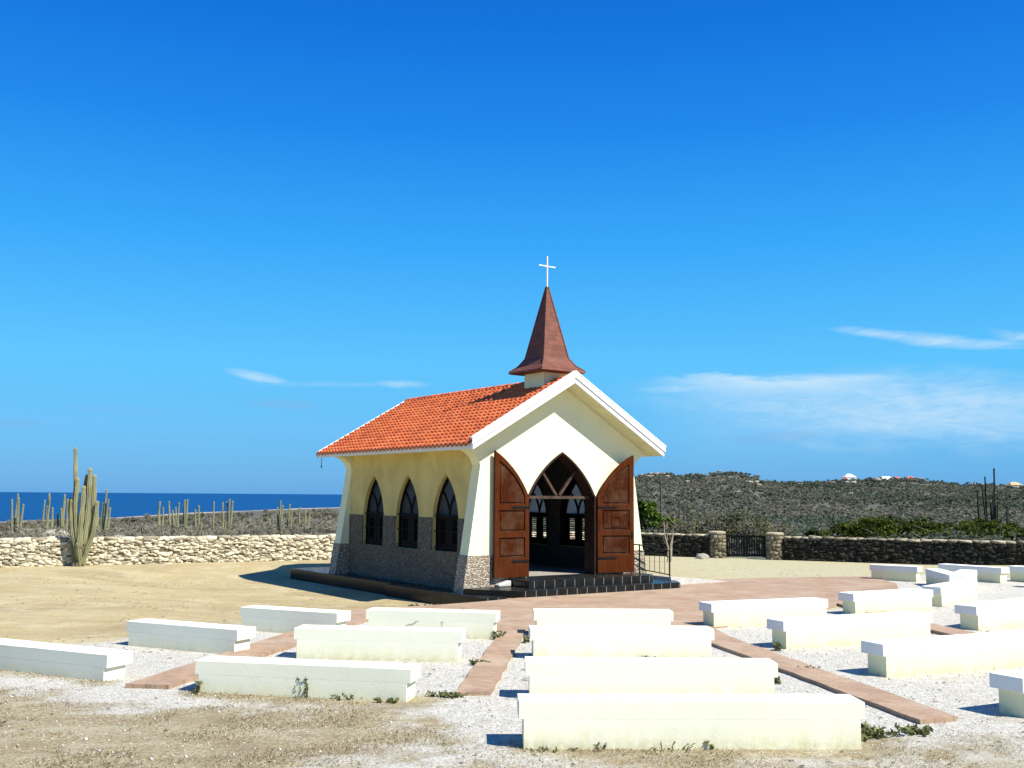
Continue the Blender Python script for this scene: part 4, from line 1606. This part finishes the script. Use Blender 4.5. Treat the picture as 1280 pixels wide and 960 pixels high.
def leaf_cloud(c, h, k, size, aspect=1.6, clumps=0, shell=0.35, flat=0.5):
    """k leaf triangles scattered through an ellipsoid with centre c and half axes h"""
    h = np.asarray(h, float)
    if clumps:
        cc = rng.normal(0, 1, (clumps, 3))
        cc /= np.linalg.norm(cc, axis=1, keepdims=True)
        cc *= rng.uniform(shell, 1.0, (clumps, 1))
        cc[:, 2] = np.where(cc[:, 2] < -0.55, -cc[:, 2] * 0.5, cc[:, 2])
        w = rng.integers(0, clumps, k)
        rad = rng.uniform(0.14, 0.34, clumps)[w][:, None]
        q = rng.normal(0, 1, (k, 3))
        q /= np.linalg.norm(q, axis=1, keepdims=True)
        q *= rng.random((k, 1)) ** 0.5
        p = cc[w] + q * rad
        tint = np.clip(rng.random(clumps)[w] * 0.6 + rng.random(k) * 0.4, 0, 1)
    else:
        p = rng.normal(0, 1, (k, 3))
        p /= np.linalg.norm(p, axis=1, keepdims=True)
        p *= rng.random((k, 1)) ** 0.42
        tint = rng.random(k)
    p = p * h + np.asarray(c)
    a = rng.normal(0, 1, (k, 3))
    a[:, 2] *= flat
    a /= np.linalg.norm(a, axis=1, keepdims=True)
    b = rng.normal(0, 1, (k, 3))
    b -= (b * a).sum(1, keepdims=True) * a
    b /= np.linalg.norm(b, axis=1, keepdims=True)
    s = size * rng.uniform(0.6, 1.4, (k, 1))
    v = np.stack([p - a * s * aspect * 0.5, p + b * s * 0.5, p + a * s * aspect * 0.5, p - b * s * 0.5], 1).reshape(-1, 3)
    return v, tint


def quads(v):
    return np.arange(len(v)).reshape(-1, 4)


def shrub(name, label, cat, x, y, w, dpt, h, mat, leaves, size, bark='bark', group=None, stems=4, clumps=26, low=0.35, flat=0.6):
    z = gz(x, y)
    t = thing(name, label, cat, (x, y, z - 0.03), 0, group)
    mb = MB()
    for i in range(stems):
        a = 2 * math.pi * (i + random.random() * 0.6) / stems
        e = Vector((math.cos(a) * w * 0.36 * random.uniform(0.5, 1), math.sin(a) * dpt * 0.36, h * random.uniform(0.55, 0.8)))
        b0 = Vector((math.cos(a) * 0.08, math.sin(a) * 0.08, 0))
        mid = b0.lerp(e, 0.5) + Vector((random.uniform(-.1, .1) * w, random.uniform(-.1, .1), 0.06 * h))
        r = 0.03 + 0.018 * h
        mb.tube([b0, mid, e], [r, r * 0.65, r * 0.3], 6)
        for j in range(3):
            q = mid.lerp(e, random.random())
            f = q + Vector((random.uniform(-.25, .25) * w, random.uniform(-.2, .2) * dpt, random.uniform(0.08, 0.3) * h))
            mb.tube([q, f], [r * 0.4, r * 0.15], 5)
    mb.build('trunk', M[bark], t)
    zc = h * (1 + low) / 2
    v, ti = leaf_cloud((0, 0, zc), (w / 2, dpt / 2, h * (1 - low) / 2 * 1.05), leaves, size, 1.7, clumps, 0.25, flat)
    v[:, 2] = np.maximum(v[:, 2], 0.02)
    arr_mesh('crown', v, quads(v), M[mat], t, ti)
    return t


# green shrubs behind the right wall: px column, distance, width, height
for i, (px, Y, w, h, lab) in enumerate([
        (1030, 47, 3.0, 1.45, 'low olive green shrub behind the wall, leftmost of the hedge right of the gate'),
        (1085, 49, 4.6, 2.05, 'tall rounded dark green shrub behind the wall, highest at the left of the hedge'),
        (1132, 52, 4.4, 2.25, 'wide bright green shrub in the middle of the hedge behind the wall'),
        (1178, 50, 4.2, 1.85, 'green shrub with yellowish top right of the hedge middle'),
        (1225, 53, 4.2, 1.95, 'green shrub in front of the far column cacti'),
        (1275, 51, 4.6, 1.80, 'green shrub at the right edge behind the wall'),
        (1325, 50, 4.4, 1.9, 'green shrub beyond the right edge behind the wall')]):
    shrub('green_shrub', lab, 'shrub', at_depth(px, Y), Y, w, 3.2, h * 0.86, 'leaf_green', 9000, 0.085, group='green shrubs behind the right wall', clumps=60, low=0.05)
shrub('green_tree', 'bright green bushy tree just right of the chapel behind the wall', 'tree', at_depth(806, 50), 50, 3.0, 2.6, 2.45, 'leaf_bright', 4200, 0.12, clumps=24, low=0.25)
shrub('olive_shrub', 'wispy olive thorn shrub directly behind the black gate', 'shrub', at_depth(913, 46), 46, 3.4, 2.4, 2.1, 'leaf_olive', 1700, 0.075, stems=9, clumps=40, low=0.3)
shrub('olive_shrub', 'thin olive thorn shrub behind the wall left of the gate', 'shrub', at_depth(858, 47), 47, 2.8, 2.2, 1.85, 'leaf_olive', 1200, 0.07, stems=8, clumps=36, low=0.25)
shrub('olive_shrub', 'grey olive thorn shrub behind the wall right of the gate', 'shrub', at_depth(960, 48), 48, 2.6, 2.0, 1.7, 'leaf_olive', 900, 0.07, stems=8, clumps=30, low=0.25)

# sapling inside the yard beside the railing
sx, sy = at_depth(834, 36.5), 36.5
sp_t = thing('sapling', 'thin pale leafless sapling in front of the dark wall near the railing', 'sapling', (sx, sy, 0))
mb = MB()
mb.tube([(0, 0, -0.05), (0.02, 0, 0.5), (-0.10, 0, 0.95), (-0.13, 0, 1.45)], [0.03, 0.028, 0.02, 0.008], 6)
mb.tube([(0.10, 0.02, -0.05), (0.12, 0, 0.6), (0.20, 0, 1.0)], [0.05, 0.045, 0.012], 6)
mb.tube([(0.02, 0, 0.5), (-0.12, 0.05, 0.75), (-0.2, 0.05, 1.2)], [0.02, 0.014, 0.006], 6)
mb.build('trunk', M['pale_bark'], sp_t)
mb = MB()
for i in range(9):
    z = random.uniform(0.6, 1.3)
    q = Vector((random.uniform(-.1, .16), 0, z))
    mb.tube([q, q + Vector((random.uniform(-.3, .3), random.uniform(-.2, .2), random.uniform(.1, .35)))], [0.008, 0.003], 5)
mb.build('twigs', M['pale_bark'], sp_t)

# ------------------------------------------------------------------ cacti


def stem_mesh(mb, pts, r, ribs=9, taper=0.8):
    P = [Vector(p) for p in pts]
    # resample smoothly
    out = []
    k = 7
    for i in range(len(P) - 1):
        for j in range(k):
            t = j / k
            p0, p1, p2, p3 = P[max(i - 1, 0)], P[i], P[i + 1], P[min(i + 2, len(P) - 1)]
            out.append(0.5 * ((2 * p1) + (p2 - p0) * t + (2 * p0 - 5 * p1 + 4 * p2 - p3) * t * t + (3 * p1 - p0 - 3 * p2 + p3) * t ** 3))
    out.append(P[-1])
    d = (out[-1] - out[-2]).normalized()
    kk = len(out)
    rad = [r * (0.9 + 0.1 * math.sin(i * 0.9)) * (1 - (1 - taper) * i / kk) for i in range(kk)]
    out += [out[-1] + d * r * 0.45, out[-1] + d * r * 0.72]
    rad += [rad[-1] * 0.78, rad[-1] * 0.3]
    mb.tube(out, rad, ribs * 2, 0.24)


cy_c = 32.25
CX = at_depth(103.5, cy_c)
ZC = 206.0


def zp(x, y):
    return ((x - 285) / ZC, (885 - y) / ZC * 0.98)


main = thing('cactus', 'tall many-stemmed column cactus in front of the sunlit stone wall', 'cactus', (CX, cy_c, gz(CX, cy_c)))
STEMS = [
    ([(280, 800), (262, 660), (240, 480), (238, 330), (226, 118)], 0.072, -0.05),
    ([(285, 790), (275, 670), (256, 520), (256, 320)], 0.085, -0.12),
    ([(292, 760), (296, 600), (302, 470), (303, 372)], 0.085, -0.16),
    ([(290, 740), (290, 560), (284, 420), (296, 296)], 0.070, 0.10),
    ([(305, 740), (322, 580), (326, 420), (325, 255)], 0.085, -0.02),
    ([(310, 780), (340, 640), (352, 480), (350, 298)], 0.080, 0.06),
    ([(305, 870), (330, 790), (372, 640), (384, 470)], 0.082, -0.04),
    ([(272, 860), (240, 720), (212, 570), (200, 450)], 0.070, 0.02),
    ([(280, 830), (250, 690), (232, 580), (226, 460)], 0.078, -0.1),
    ([(262, 900), (236, 800), (215, 730)], 0.075, 0.1),
    ([(295, 900), (292, 830), (286, 742)], 0.085, -0.2),
]
for pts, r, yo in STEMS:
    r *= 1.12
    mb = MB()
    q = [zp(*p) for p in pts]
    h1 = q[-1][1]
    stem_mesh(mb, [(x, yo * min(1, z / 0.7), z) for x, z in q], r)
    mb.build('stem', M['cactus'], main, smooth=False)
for x, rr_ in ((-0.14, 0.13), (0.05, 0.12), (-0.02, 0.15)):
    mb = MB()
    stem_mesh(mb, [(x, 0.02, -0.15), (x * 0.9, 0, 0.35), (x * 1.3, 0, 0.85)], rr_, 8, 0.7)
    mb.build('trunk', M['cactus_woody'], main)


def far_cactus(label, px, Y, stems, r, mat, group):
    """stems: (dx at foot, dx at top, height) in metres"""
    x = at_depth(px, Y)
    t = thing('cactus', label, 'cactus', (x, Y, gz(x, Y) - 0.05), 0, group)
    hm = max(q[2] for q in stems)
    wd = max(abs(q[1]) for q in stems) + 0.15
    if len(stems) > 1:
        stems = stems + [(u * 0.4, u, hm * random.uniform(0.35, 0.8)) for u in [random.uniform(-wd, wd) for _ in range(max(1, len(stems) // 2))]]
    for a, b, h in stems:
        mb = MB()
        yo = random.uniform(-0.25, 0.25)
        stem_mesh(mb, [(a * 0.6, 0, -0.1), (a * 0.35 + b * 0.65 + random.uniform(-.08, .08), yo * 0.7, h * 0.42), (b, yo, h)], r * random.uniform(0.85, 1.1), 7)
        mb.build('stem', M[mat], t)
    return t


def Htop(px, py, Y):
    """height above local ground of a pixel row at distance Y"""
    hz = 619.6 + (px - 640) * 0.0074
    return CAMH + Y * (hz - py) / F - gz(at_depth(px, Y), Y)


GC = 'column cacti standing in the scrub beyond the left wall'
for px, Y, tops, lab in [
        (21, 58, [(17, 624), (21, 617), (26, 622), (29, 630)], 'dense clump of column cacti nearest the left edge beyond the wall'),
        (61, 60, [(56, 625), (60, 617), (63, 622), (66, 634)], 'thin stemmed cactus clump between the left edge and the big cactus'),
        (83, 52, [(79, 626), (83, 618), (86, 624), (80, 635), (90, 632)], 'yellowish cactus clump directly behind the big cactus on its left'),
        (132, 52, [(128, 628), (132, 612), (136, 624), (138, 634)], 'cactus clump close behind the big cactus on its right'),
        (201, 66, [(198, 632), (201, 627), (204, 634)], 'short cactus group with three stems, first right of the big cactus'),
        (222, 62, [(212, 627), (219, 634), (226, 628), (231, 625), (236, 624)], 'splayed cactus clump leaning right against the sea'),
        (249, 70, [(246, 637), (250, 632)], 'pair of small cactus stems before the shore'),
        (285, 64, [(278, 628), (283, 627), (287, 624), (291, 626)], 'dark cactus clump standing alone in the middle of the left scrub'),
        (268, 66, [(268, 627)], 'single thin cactus stem left of the dark clump'),
        (352, 66, [(347, 634), (351, 626), (355, 632), (362, 630), (366, 636)], 'wide pale cactus clump nearest the chapel on the left'),
        (380, 72, [(376, 634), (382, 638), (388, 637)], 'low faint cactus stems beside the chapel corner')]:
    x0 = at_depth(px, Y)
    st = [((at_depth(p, Y) - x0) * 0.4, at_depth(p, Y) - x0, max(0.5, Htop(p, ty, Y))) for p, ty in tops]
    far_cactus(lab, px, Y, st, 0.068 + 0.0006 * (Y - 50), 'cactus', GC)
for px, Y, tops, lab in [
        (1238, 78, [(1222, 612), (1234, 596), (1243, 586), (1231, 624), (1239, 628), (1249, 626)], 'dark clump of tall thin column cacti above the shrubs at right'),
        (1257, 80, [(1257, 631), (1260, 634)], 'small dark cactus stems at the far right')]:
    x0 = at_depth(px, Y)
    st = [((at_depth(p, Y) - x0) * 0.6, at_depth(p, Y) - x0, max(0.5, Htop(p, ty, Y))) for p, ty in tops]
    far_cactus(lab, px, Y, st, 0.085, 'cactus_dark', 'dark column cacti beyond the right wall')
for px, Y, ty, lab in ((826, 70, 597, 'tall thin grey pole rising right of the chapel against the hill'), (849, 62, 623, 'shorter dark pole second from the chapel in the scrub'), (855, 64, 632, 'shortest dark pole in the scrub right of the chapel')):
    x = at_depth(px, Y)
    t = thing('wooden_pole', lab, 'pole', (x, Y, gz(x, Y) - 0.1), 0, 'poles in the scrub')
    h = Htop(px, ty, Y)
    mb = MB()
    mb.tube([(0, 0, 0), (0.01, 0, h)], [0.07, 0.05], 8)
    mb.build('pole_shaft', M['pole'], t)
    mb = MB()
    mb.tube([(0.01, 0, h), (0.01, 0, h + 0.09)], [0.062, 0.03], 8)
    mb.build('pole_cap', M['pole'], t)

# ------------------------------------------------------------------ boulders


def boulder(label, px, Y, w, h, mat='boulder', group=None, lift=0.0):
    x = at_depth(px, Y)
    bm = bmesh.new()
    bmesh.ops.create_icosphere(bm, subdivisions=3, radius=1)
    o1, o2 = random.random() * 50, random.random() * 50
    for v in bm.verts:
        p = v.co
        k = 1 + 0.35 * (float(fbm(np.array([p.x * 1.4 + o1 + p.z]), np.array([p.y * 1.4 + o2]), 3)[0]) - 0.5) * 2
        v.co = Vector((p.x * w / 2 * k, p.y * w / 2 * k, p.z * h * k))
    me = bpy.data.meshes.new('boulder')
    bm.to_mesh(me)
    bm.free()
    me.attributes.new('tint', 'FLOAT', 'FACE').data.foreach_set('value', np.full(len(me.polygons), random.random(), np.float32))
    me.materials.append(M[mat])
    o = bpy.data.objects.new('boulder', me)
    COL.objects.link(o)
    o.location = (x, Y, gz(x, Y) + lift)
    return tag(o, label, 'boulder', group, 'thing')


boulder('rounded pale boulder half hidden in scrub left of the big cactus', 67, 46, 2.0, 1.05, group='boulders beyond the left wall')
boulder('white boulder on the scrub skyline left of the big cactus', 70, 60, 1.6, 1.15, group='boulders beyond the left wall')
boulder('pale boulder in the scrub right of the big cactus', 153, 47, 1.6, 0.8, group='boulders beyond the left wall')
boulder('low tan boulder behind the wall beside the big cactus', 88, 45, 1.3, 0.7, group='boulders beyond the left wall')
boulder('small tan boulder at the foot of the left gate pillar', 878, 38.6, 0.5, 0.2)
def outcrop(px, Y, w, h, k):
    """cluster of angular half buried rocks that reads as one outcrop"""
    x = at_depth(px, Y)
    pl = []
    for i in range(k):
        dx, dy = random.gauss(0, w * 0.3), random.gauss(0, w * 0.25)
        q = h * random.uniform(0.35, 1.0)
        a = random.uniform(0, 3.1)
        R = np.array([[math.cos(a), -math.sin(a), 0], [math.sin(a), math.cos(a), 0], [0, 0, 1]])
        pl.append(((dx, dy, q * 0.3), (q * random.uniform(0.8, 1.7), q * random.uniform(0.7, 1.2), q * 0.8), R))
    pl[0] = ((0, 0, 0.1), (w * 0.5, w * 0.4, h * 0.5), pl[0][2])
    o = rubble(pl, M['boulder'], 'rock_outcrop')
    o.location = (x, Y, gz(x, Y) + 0.95 + Y * 0.0016)
    tag(o, 'pale jagged rock outcrop half buried in the hillside scrub', 'rocks', 'rock outcrops on the hillside', 'thing')


for px, Y, w in [(806, 505, 4.5), (818, 510, 6), (828, 512, 5), (836, 508, 4), (811, 400, 2.5), (834, 395, 2.2), (940, 340, 3), (948, 342, 2.4), (921, 250, 1.6), (899, 420, 2),
                 (1040, 600, 3.5), (1062, 560, 5), (1095, 620, 4), (1098, 600, 3), (1046, 420, 2), (1063, 400, 3.2), (1000, 640, 3), (1150, 700, 4), (862, 330, 1.6), (925, 470, 2), (1228, 680, 4), (1268, 640, 5), (975, 520, 2.5)]:
    outcrop(px, Y, w, w * 0.27, random.randint(5, 9))

# ------------------------------------------------------------------ far houses


def house(label, px, Y, w, d, h, wall, roof, flat=False, pitch=0.35):
    x = at_depth(px, Y)
    z = gz(x, Y)
    t = thing('house', label, 'house', (x, Y, z - 0.6), random.uniform(-0.3, 0.2), 'houses on the far hill')
    mb = MB()
    mb.box((-w / 2, -d / 2, 0), (w / 2, d / 2, h + 0.6))
    mb.build('wall', M[wall], t)
    mb = MB()
    H = h + 0.6
    if flat:
        mb.box((-w / 2 - 0.3, -d / 2 - 0.3, H + 0.01), (w / 2 + 0.3, d / 2 + 0.3, H + 0.35))
    else:
        k = d / 2 * pitch
        vs = [(-w / 2 - 0.4, -d / 2 - 0.4, H - 0.05), (w / 2 + 0.4, -d / 2 - 0.4, H - 0.05), (w / 2 + 0.4, d / 2 + 0.4, H - 0.05), (-w / 2 - 0.4, d / 2 + 0.4, H - 0.05), (-w / 2 + d * 0.35, 0, H + k * 2), (w / 2 - d * 0.35, 0, H + k * 2)]
        mb._add(vs, [(3, 2, 1, 0), (0, 1, 5, 4), (1, 2, 5), (2, 3, 4, 5), (3, 0, 4)])
    mb.build('roof', M[roof], t)
    for i in range(max(2, int(w / 4))):
        xx = -w / 2 + w * (i + 0.5) / max(2, int(w / 4))
        mb = MB()
        mb.box((xx - 0.7, -d / 2 - 0.05, 1.5), (xx + 0.7, -d / 2 - 0.01, 2.8))
        mb.build('window', M['win_dark'], t)


house('white two storey house with reddish roof on the far skyline, tallest of the houses', 1062, 850, 9, 8, 5.2, 'house_white', 'roof_white')
house('small pink house at the left foot of the tall white one', 1056, 848, 4, 5, 3.8, 'house_pink', 'roof_red')
house('long low house with a white roof, first right of the tall white one', 1108, 850, 11, 7, 2.6, 'house_white', 'roof_white')
house('house with a red tiled roof in the middle of the far row', 1121, 862, 9, 8, 3.2, 'house_pink', 'roof_red')
house('house with orange red roof at the right of the far row', 1138, 860, 10, 8, 3.4, 'house_pink', 'roof_red')
house('low white house peeping over the hill near the tall cacti', 1247, 860, 14, 8, 3.2, 'house_white', 'roof_white', True)
house('small white house left of the tall cacti on the skyline', 1219, 860, 5, 6, 2.8, 'house_white', 'roof_white')
house('tan roofed house at the right edge of the far hill', 1268, 800, 10, 7, 2.6, 'house_white', 'roof_tan')

# ------------------------------------------------------------------ scrub (masses nobody could count)


def scrub(name, label, mat, pts, rad, hgt, leaves, size, aspect, flat=0.6):
    V, T = [], []
    z = height(pts[:, 0], pts[:, 1])
    big = np.clip((fbm(pts[:, 0] / 45 + 3, pts[:, 1] / 45, 4) - 0.5) * 4.5 + 0.45, 0, 1)
    for (x, y), zz, r, h, k, s, bb in zip(pts, z, rad, hgt, leaves, size, big):
        c = max(3, int(k / 14))
        v, t = leaf_cloud((0, 0, 0), (r, r, h * 0.62), int(k), s, aspect, c, 0.2, flat)
        v[:, 2] += h * 0.42
        v += (x, y, zz)
        V.append(v)
        b = 0.45 * rng.random() + 0.55 * bb
        T.append(np.clip(t * 0.4 + b * 0.6, 0, 1))
    V = np.concatenate(V)
    o = arr_mesh(name, V, quads(V), M[mat], None, np.concatenate(T))
    return tag(o, label, None, None, 'stuff')


def scatter(k, px0, px1, r0, r1, logp=1.0):
    az = np.arctan((rng.uniform(px0, px1, k) - 640) / F)
    u = rng.random(k) ** logp
    r = r0 * (r1 / r0) ** u
    return np.stack([r * np.sin(az), r * np.cos(az)], -1), r


# left: grey leafless scrub
p, r = scatter(900, -120, 640, 37, 420, 1.1)
ok = outside(p[:, 0], p[:, 1]) > 1.6
p, r = p[ok], r[ok]
k = len(p)
hh = rng.uniform(0.55, 1.15, k) * np.interp(r, [37, 60, 100, 300], [1.0, 1.05, 0.75, 0.6])
scrub('dry_scrub', 'grey leafless thorn scrub beyond the left wall', 'scrub_dry', p, hh * rng.uniform(0.9, 1.5, k), hh, np.clip(34000 / r, 80, 760), 0.0006 * r + 0.008, 9.0, 1.0)
p, r = scatter(150, -120, 640, 42, 300, 1.0)
ok = outside(p[:, 0], p[:, 1]) > 2.5
p, r = p[ok], r[ok]
k = len(p)
hh = rng.uniform(0.5, 1.05, k)
scrub('olive_scrub', 'olive green low bushes among the grey scrub beyond the left wall', 'leaf_olive', p, hh * rng.uniform(0.9, 1.4, k), hh, np.clip(18000 / r, 60, 400), 0.0009 * r + 0.02, 1.8)
# right: valley and hills
p, r = scatter(9500, 640, 1420, 44, 980, 0.62)
ok = outside(p[:, 0], p[:, 1]) > 2.5
p, r = p[ok], r[ok]
k = len(p)
hh = rng.uniform(0.9, 1.9, k) * np.interp(r, [44, 90, 300, 900], [0.7, 0.9, 1.15, 1.7])
scrub('hill_scrub', 'grey brown thorn scrub covering the hills on the right', 'scrub_hill', p, hh * rng.uniform(0.9, 1.7, k), hh, np.clip(14000 / r, 28, 220), 0.0011 * r + 0.03, 2.6)
p, r = scatter(2600, 640, 1420, 75, 980, 0.7)
keep = fbm(p[:, 0] / 70, p[:, 1] / 70, 3) + rng.normal(0, 0.08, len(p)) > 0.5
p, r = p[keep], r[keep]
k = len(p)
hh = rng.uniform(1.0, 2.4, k) * np.interp(r, [60, 300, 900], [0.75, 1.1, 1.5])
scrub('green_scrub', 'dark green bushes dotted over the hills on the right', 'scrub_green', p, hh * rng.uniform(0.8, 1.3, k), hh, np.clip(9000 / r, 26, 130), 0.0011 * r + 0.06, 1.7)

# ------------------------------------------------------------------ foreground grass, weeds, litter


def blades(pts, h, mat, name, label, w=0.004, lean=0.6):
    k = len(pts)
    z = height(pts[:, 0], pts[:, 1])
    hh = h * rng.uniform(0.4, 1.3, k)
    a = rng.uniform(0, 2 * math.pi, k)
    dx, dy = np.cos(a), np.sin(a)
    ln = hh * rng.uniform(0.1, lean, k) * 2
    b = np.stack([pts[:, 0], pts[:, 1], z], -1)
    sd = np.stack([-dy, dx, np.zeros(k)], -1) * (w * rng.uniform(0.6, 1.5, k))[:, None]
    tip = b + np.stack([dx * ln, dy * ln, hh], -1)
    mid = b + np.stack([dx * ln * 0.35, dy * ln * 0.35, hh * 0.6], -1)
    v = np.stack([b - sd, b + sd, mid + sd * 0.7, tip, mid - sd * 0.7], 1).reshape(-1, 3)
    f = np.arange(len(v)).reshape(-1, 5)
    o = arr_mesh(name, v, f, M[mat], None, rng.random(k))
    return tag(o, label, None, None, 'stuff')


q = np.stack([rng.uniform(-9, 9.5, 420000), rng.uniform(6.8, 14.5, 420000)], -1)
gq, dq, _, fq = masks(q[:, 0], q[:, 1])
clump = fbm(q[:, 0] * 1.1 + 5, q[:, 1] * 1.1, 4)
keep = rng.random(len(q)) < np.clip(np.maximum(dq, fq * (1 - gq)) - 0.15, 0, 1) * np.clip((clump - 0.42) * 5, 0, 1) * 0.8
q = q[keep]
blades(q, 0.021, 'scrub_grass', 'dry_grass', 'short dry grass on the ground in the foreground', 0.0028, 1.1)
# pebbles
k = 9000
q = np.stack([rng.uniform(-8, 10, k), rng.uniform(7.0, 17.0, k)], -1)
gq, dq, _, fq = masks(q[:, 0], q[:, 1])
ok = (gq + 0.5 * dq > 0.3)
for fam, A, B, s, lab in BENCHES:
    ok &= True
for pth in PATHS + [PLAZA]:
    ok &= ~pip(q[:, 0], q[:, 1], pth)
q = q[ok]
OV = np.array([(1, 0, 0), (0, 1, 0), (-1, 0, 0), (0, -1, 0), (0, 0, 1), (0, 0, -1)], float)
OF = np.array([(0, 1, 4), (1, 2, 4), (2, 3, 4), (3, 0, 4), (1, 0, 5), (2, 1, 5), (3, 2, 5), (0, 3, 5)])
s = rng.uniform(0.005, 0.013, len(q)) * (1 + 0.9 * (rng.random(len(q)) > 0.96))
V = OV[None] * (1 + rng.normal(0, 0.25, (len(q), 6, 3))) * s[:, None, None] * np.array([1, 1, 0.7])
V += np.stack([q[:, 0], q[:, 1], height(q[:, 0], q[:, 1]) + 0.004], -1)[:, None]
M['pebbles'] = mk_stone('gravel_pebbles', (0.30, 0.26, 0.2), (0.60, 0.57, 0.5), (0.72, 0.70, 0.64), (0.4, 0.36, 0.28))
o = arr_mesh('gravel', V.reshape(-1, 3), (OF[None] + 6 * np.arange(len(q))[:, None, None]).reshape(-1, 3), M['pebbles'], None, np.repeat(rng.random(len(q)), 8))
tag(o, 'loose white gravel between the benches', None, None, 'stuff')


k = 4200
q = np.stack([rng.uniform(-16, 14, k), rng.uniform(7.0, 33.0, k)], -1)
ok = (fbm(q[:, 0] / 2.2 + 60, q[:, 1] / 2.2, 3) + rng.normal(0, 0.08, k) > 0.5) & (outside(q[:, 0], q[:, 1]) < -0.6)
for pth in PATHS + [PLAZA]:
    ok &= ~pip(q[:, 0], q[:, 1], pth)
lx_, ly_ = ch_local(q[:, 0], q[:, 1])
ok &= ~((np.abs(lx_) < 3.3) & (ly_ > -1.6) & (ly_ < 9.6))
q = q[ok]
k = len(q)
a_ = rng.uniform(0, math.pi, k)
ln_ = rng.uniform(0.012, 0.05, k) * (1 + 1.5 * (rng.random(k) > 0.95))
wd_ = rng.uniform(0.004, 0.014, k)
ex = np.stack([np.cos(a_), np.sin(a_)], -1) * ln_[:, None]
ey = np.stack([-np.sin(a_), np.cos(a_)], -1) * wd_[:, None]
z_ = height(q[:, 0], q[:, 1]) + 0.006
cs = [q - ex, q + ey * rng.uniform(0.5, 1.2, (k, 1)), q + ex, q - ey]
V = np.concatenate([np.stack([np.concatenate([c_, (z_ + dz_)[:, None]], 1) for c_, dz_ in zip(cs, (0, 0.012, 0.004, 0.002))], 1)]).reshape(-1, 3)
M['litter'] = mk_leaf('dead_leaf_litter', (0.07, 0.05, 0.03), (0.15, 0.11, 0.065), (0.26, 0.20, 0.12), 0.1)
o = arr_mesh('leaf_litter', V, quads(V), M['litter'], None, rng.random(k))
tag(o, 'scattered dead leaves and twigs on the ground', None, None, 'stuff')


def weed(label, x, y, w, h, stems, leaves, size, mat='weed', d=0.12):
    t = thing('weed', label, 'weed', (x, y, gz(x, y)), 0, 'weeds around the benches')
    mb = MB()
    V, T = [], []
    for i in range(stems):
        bx, by = random.gauss(0, w * 0.22), random.gauss(0, d * 0.4)
        e = Vector((bx * 1.5 + random.uniform(-.3, .3) * h, by + random.uniform(-.1, .1) * h, h * random.uniform(0.55, 1)))
        m_ = Vector((bx * 1.1, by, e.z * 0.5))
        mb.tube([(bx, by, -0.01), m_, e], [0.005, 0.004, 0.002], 5)
        for j in range(leaves):
            f = random.random() ** 0.8
            c = Vector((bx, by, 0)).lerp(m_, f * 2) if f < 0.5 else m_.lerp(e, f * 2 - 1)
            v, ti = leaf_cloud(c, (size, size, size), 2, size, 2.4, 0, flat=0.9)
            V.append(v)
            T.append(ti)
    mb.build('stems', M[mat], t)
    V = np.concatenate(V)
    V[:, 2] = np.maximum(V[:, 2], 0.002)
    arr_mesh('leaves', V, quads(V), M[mat], t, np.concatenate(T))


for px, py, w, h, st, lv_, sz, lab in [
        (380, 870, 0.22, 0.19, 11, 9, 0.012, 'upright green weed against the front left bench'),
        (249, 866, 0.12, 0.12, 4, 5, 0.012, 'small weed at the left corner of the front left bench'),
        (445, 873, 0.35, 0.05, 14, 5, 0.012, 'low weeds along the foot of the front left bench'),
        (490, 877, 0.40, 0.045, 16, 5, 0.012, 'flat green weeds near the right end of the front left bench'),
        (805, 931, 0.16, 0.16, 4, 7, 0.008, 'thin leafy weed against the middle of the foreground bench'),
        (840, 930, 0.18, 0.19, 3, 7, 0.008, 'taller thin weed right of the leafy one at the foreground bench'),
        (752, 936, 0.18, 0.06, 4, 5, 0.008, 'tiny weed left of the two thin ones at the foreground bench'),
        (905, 932, 0.45, 0.07, 22, 6, 0.014, 'low weed mat at the foot of the foreground bench'),
        (1045, 922, 0.42, 0.12, 26, 8, 0.017, 'bushy green weed at the right end of the foreground bench'),
        (1080, 921, 0.40, 0.08, 26, 8, 0.017, 'dark low weed off the right end of the foreground bench'),
        (1150, 917, 0.32, 0.06, 20, 6, 0.014, 'flat weed at the front end of the right brick path'),
        (970, 853, 0.12, 0.07, 7, 6, 0.013, 'small green weed at the right end of the third middle bench'),
        (866, 867, 0.18, 0.035, 8, 5, 0.012, 'tiny weed on gravel behind the foreground bench'),
        (622, 799, 0.22, 0.10, 10, 6, 0.014, 'weed at the right end of the cracked bench by the path'),
        (600, 831, 0.30, 0.05, 14, 5, 0.014, 'dry weed on the left edge of the central brick path'),
        (558, 871, 0.40, 0.05, 18, 5, 0.013, 'low weed at the front end of the central brick path'),
        (658, 803, 0.14, 0.10, 6, 6, 0.014, 'small weed at the left corner of the second middle bench'),
        (972, 813, 0.16, 0.11, 9, 6, 0.014, 'green weed in the shade of the third right bench end'),
        (808, 824, 0.3, 0.035, 12, 5, 0.012, 'low weed at the foot of the second middle bench'),
        (828, 936, 0.5, 0.08, 5, 4, 0.006, 'sparse thin stalks along the middle of the foreground bench'),
        (690, 938, 0.4, 0.028, 10, 4, 0.007, 'low dry weeds near the left end of the foreground bench'),
        (980, 926, 0.4, 0.06, 16, 4, 0.010, 'low weeds on the soil strip right of the foreground bench middle'),
        (1010, 838, 0.25, 0.05, 10, 4, 0.010, 'tiny weeds at the lower edge of the right brick path'),
        (535, 747, 0.7, 0.10, 24, 6, 0.02, 'dry brown weed beside the chapel plinth')]:
    P = at(px, py)
    weed(lab, P.x, P.y - 0.03, w, h * 1.25, st + 3, lv_ + 2, sz * 1.5)
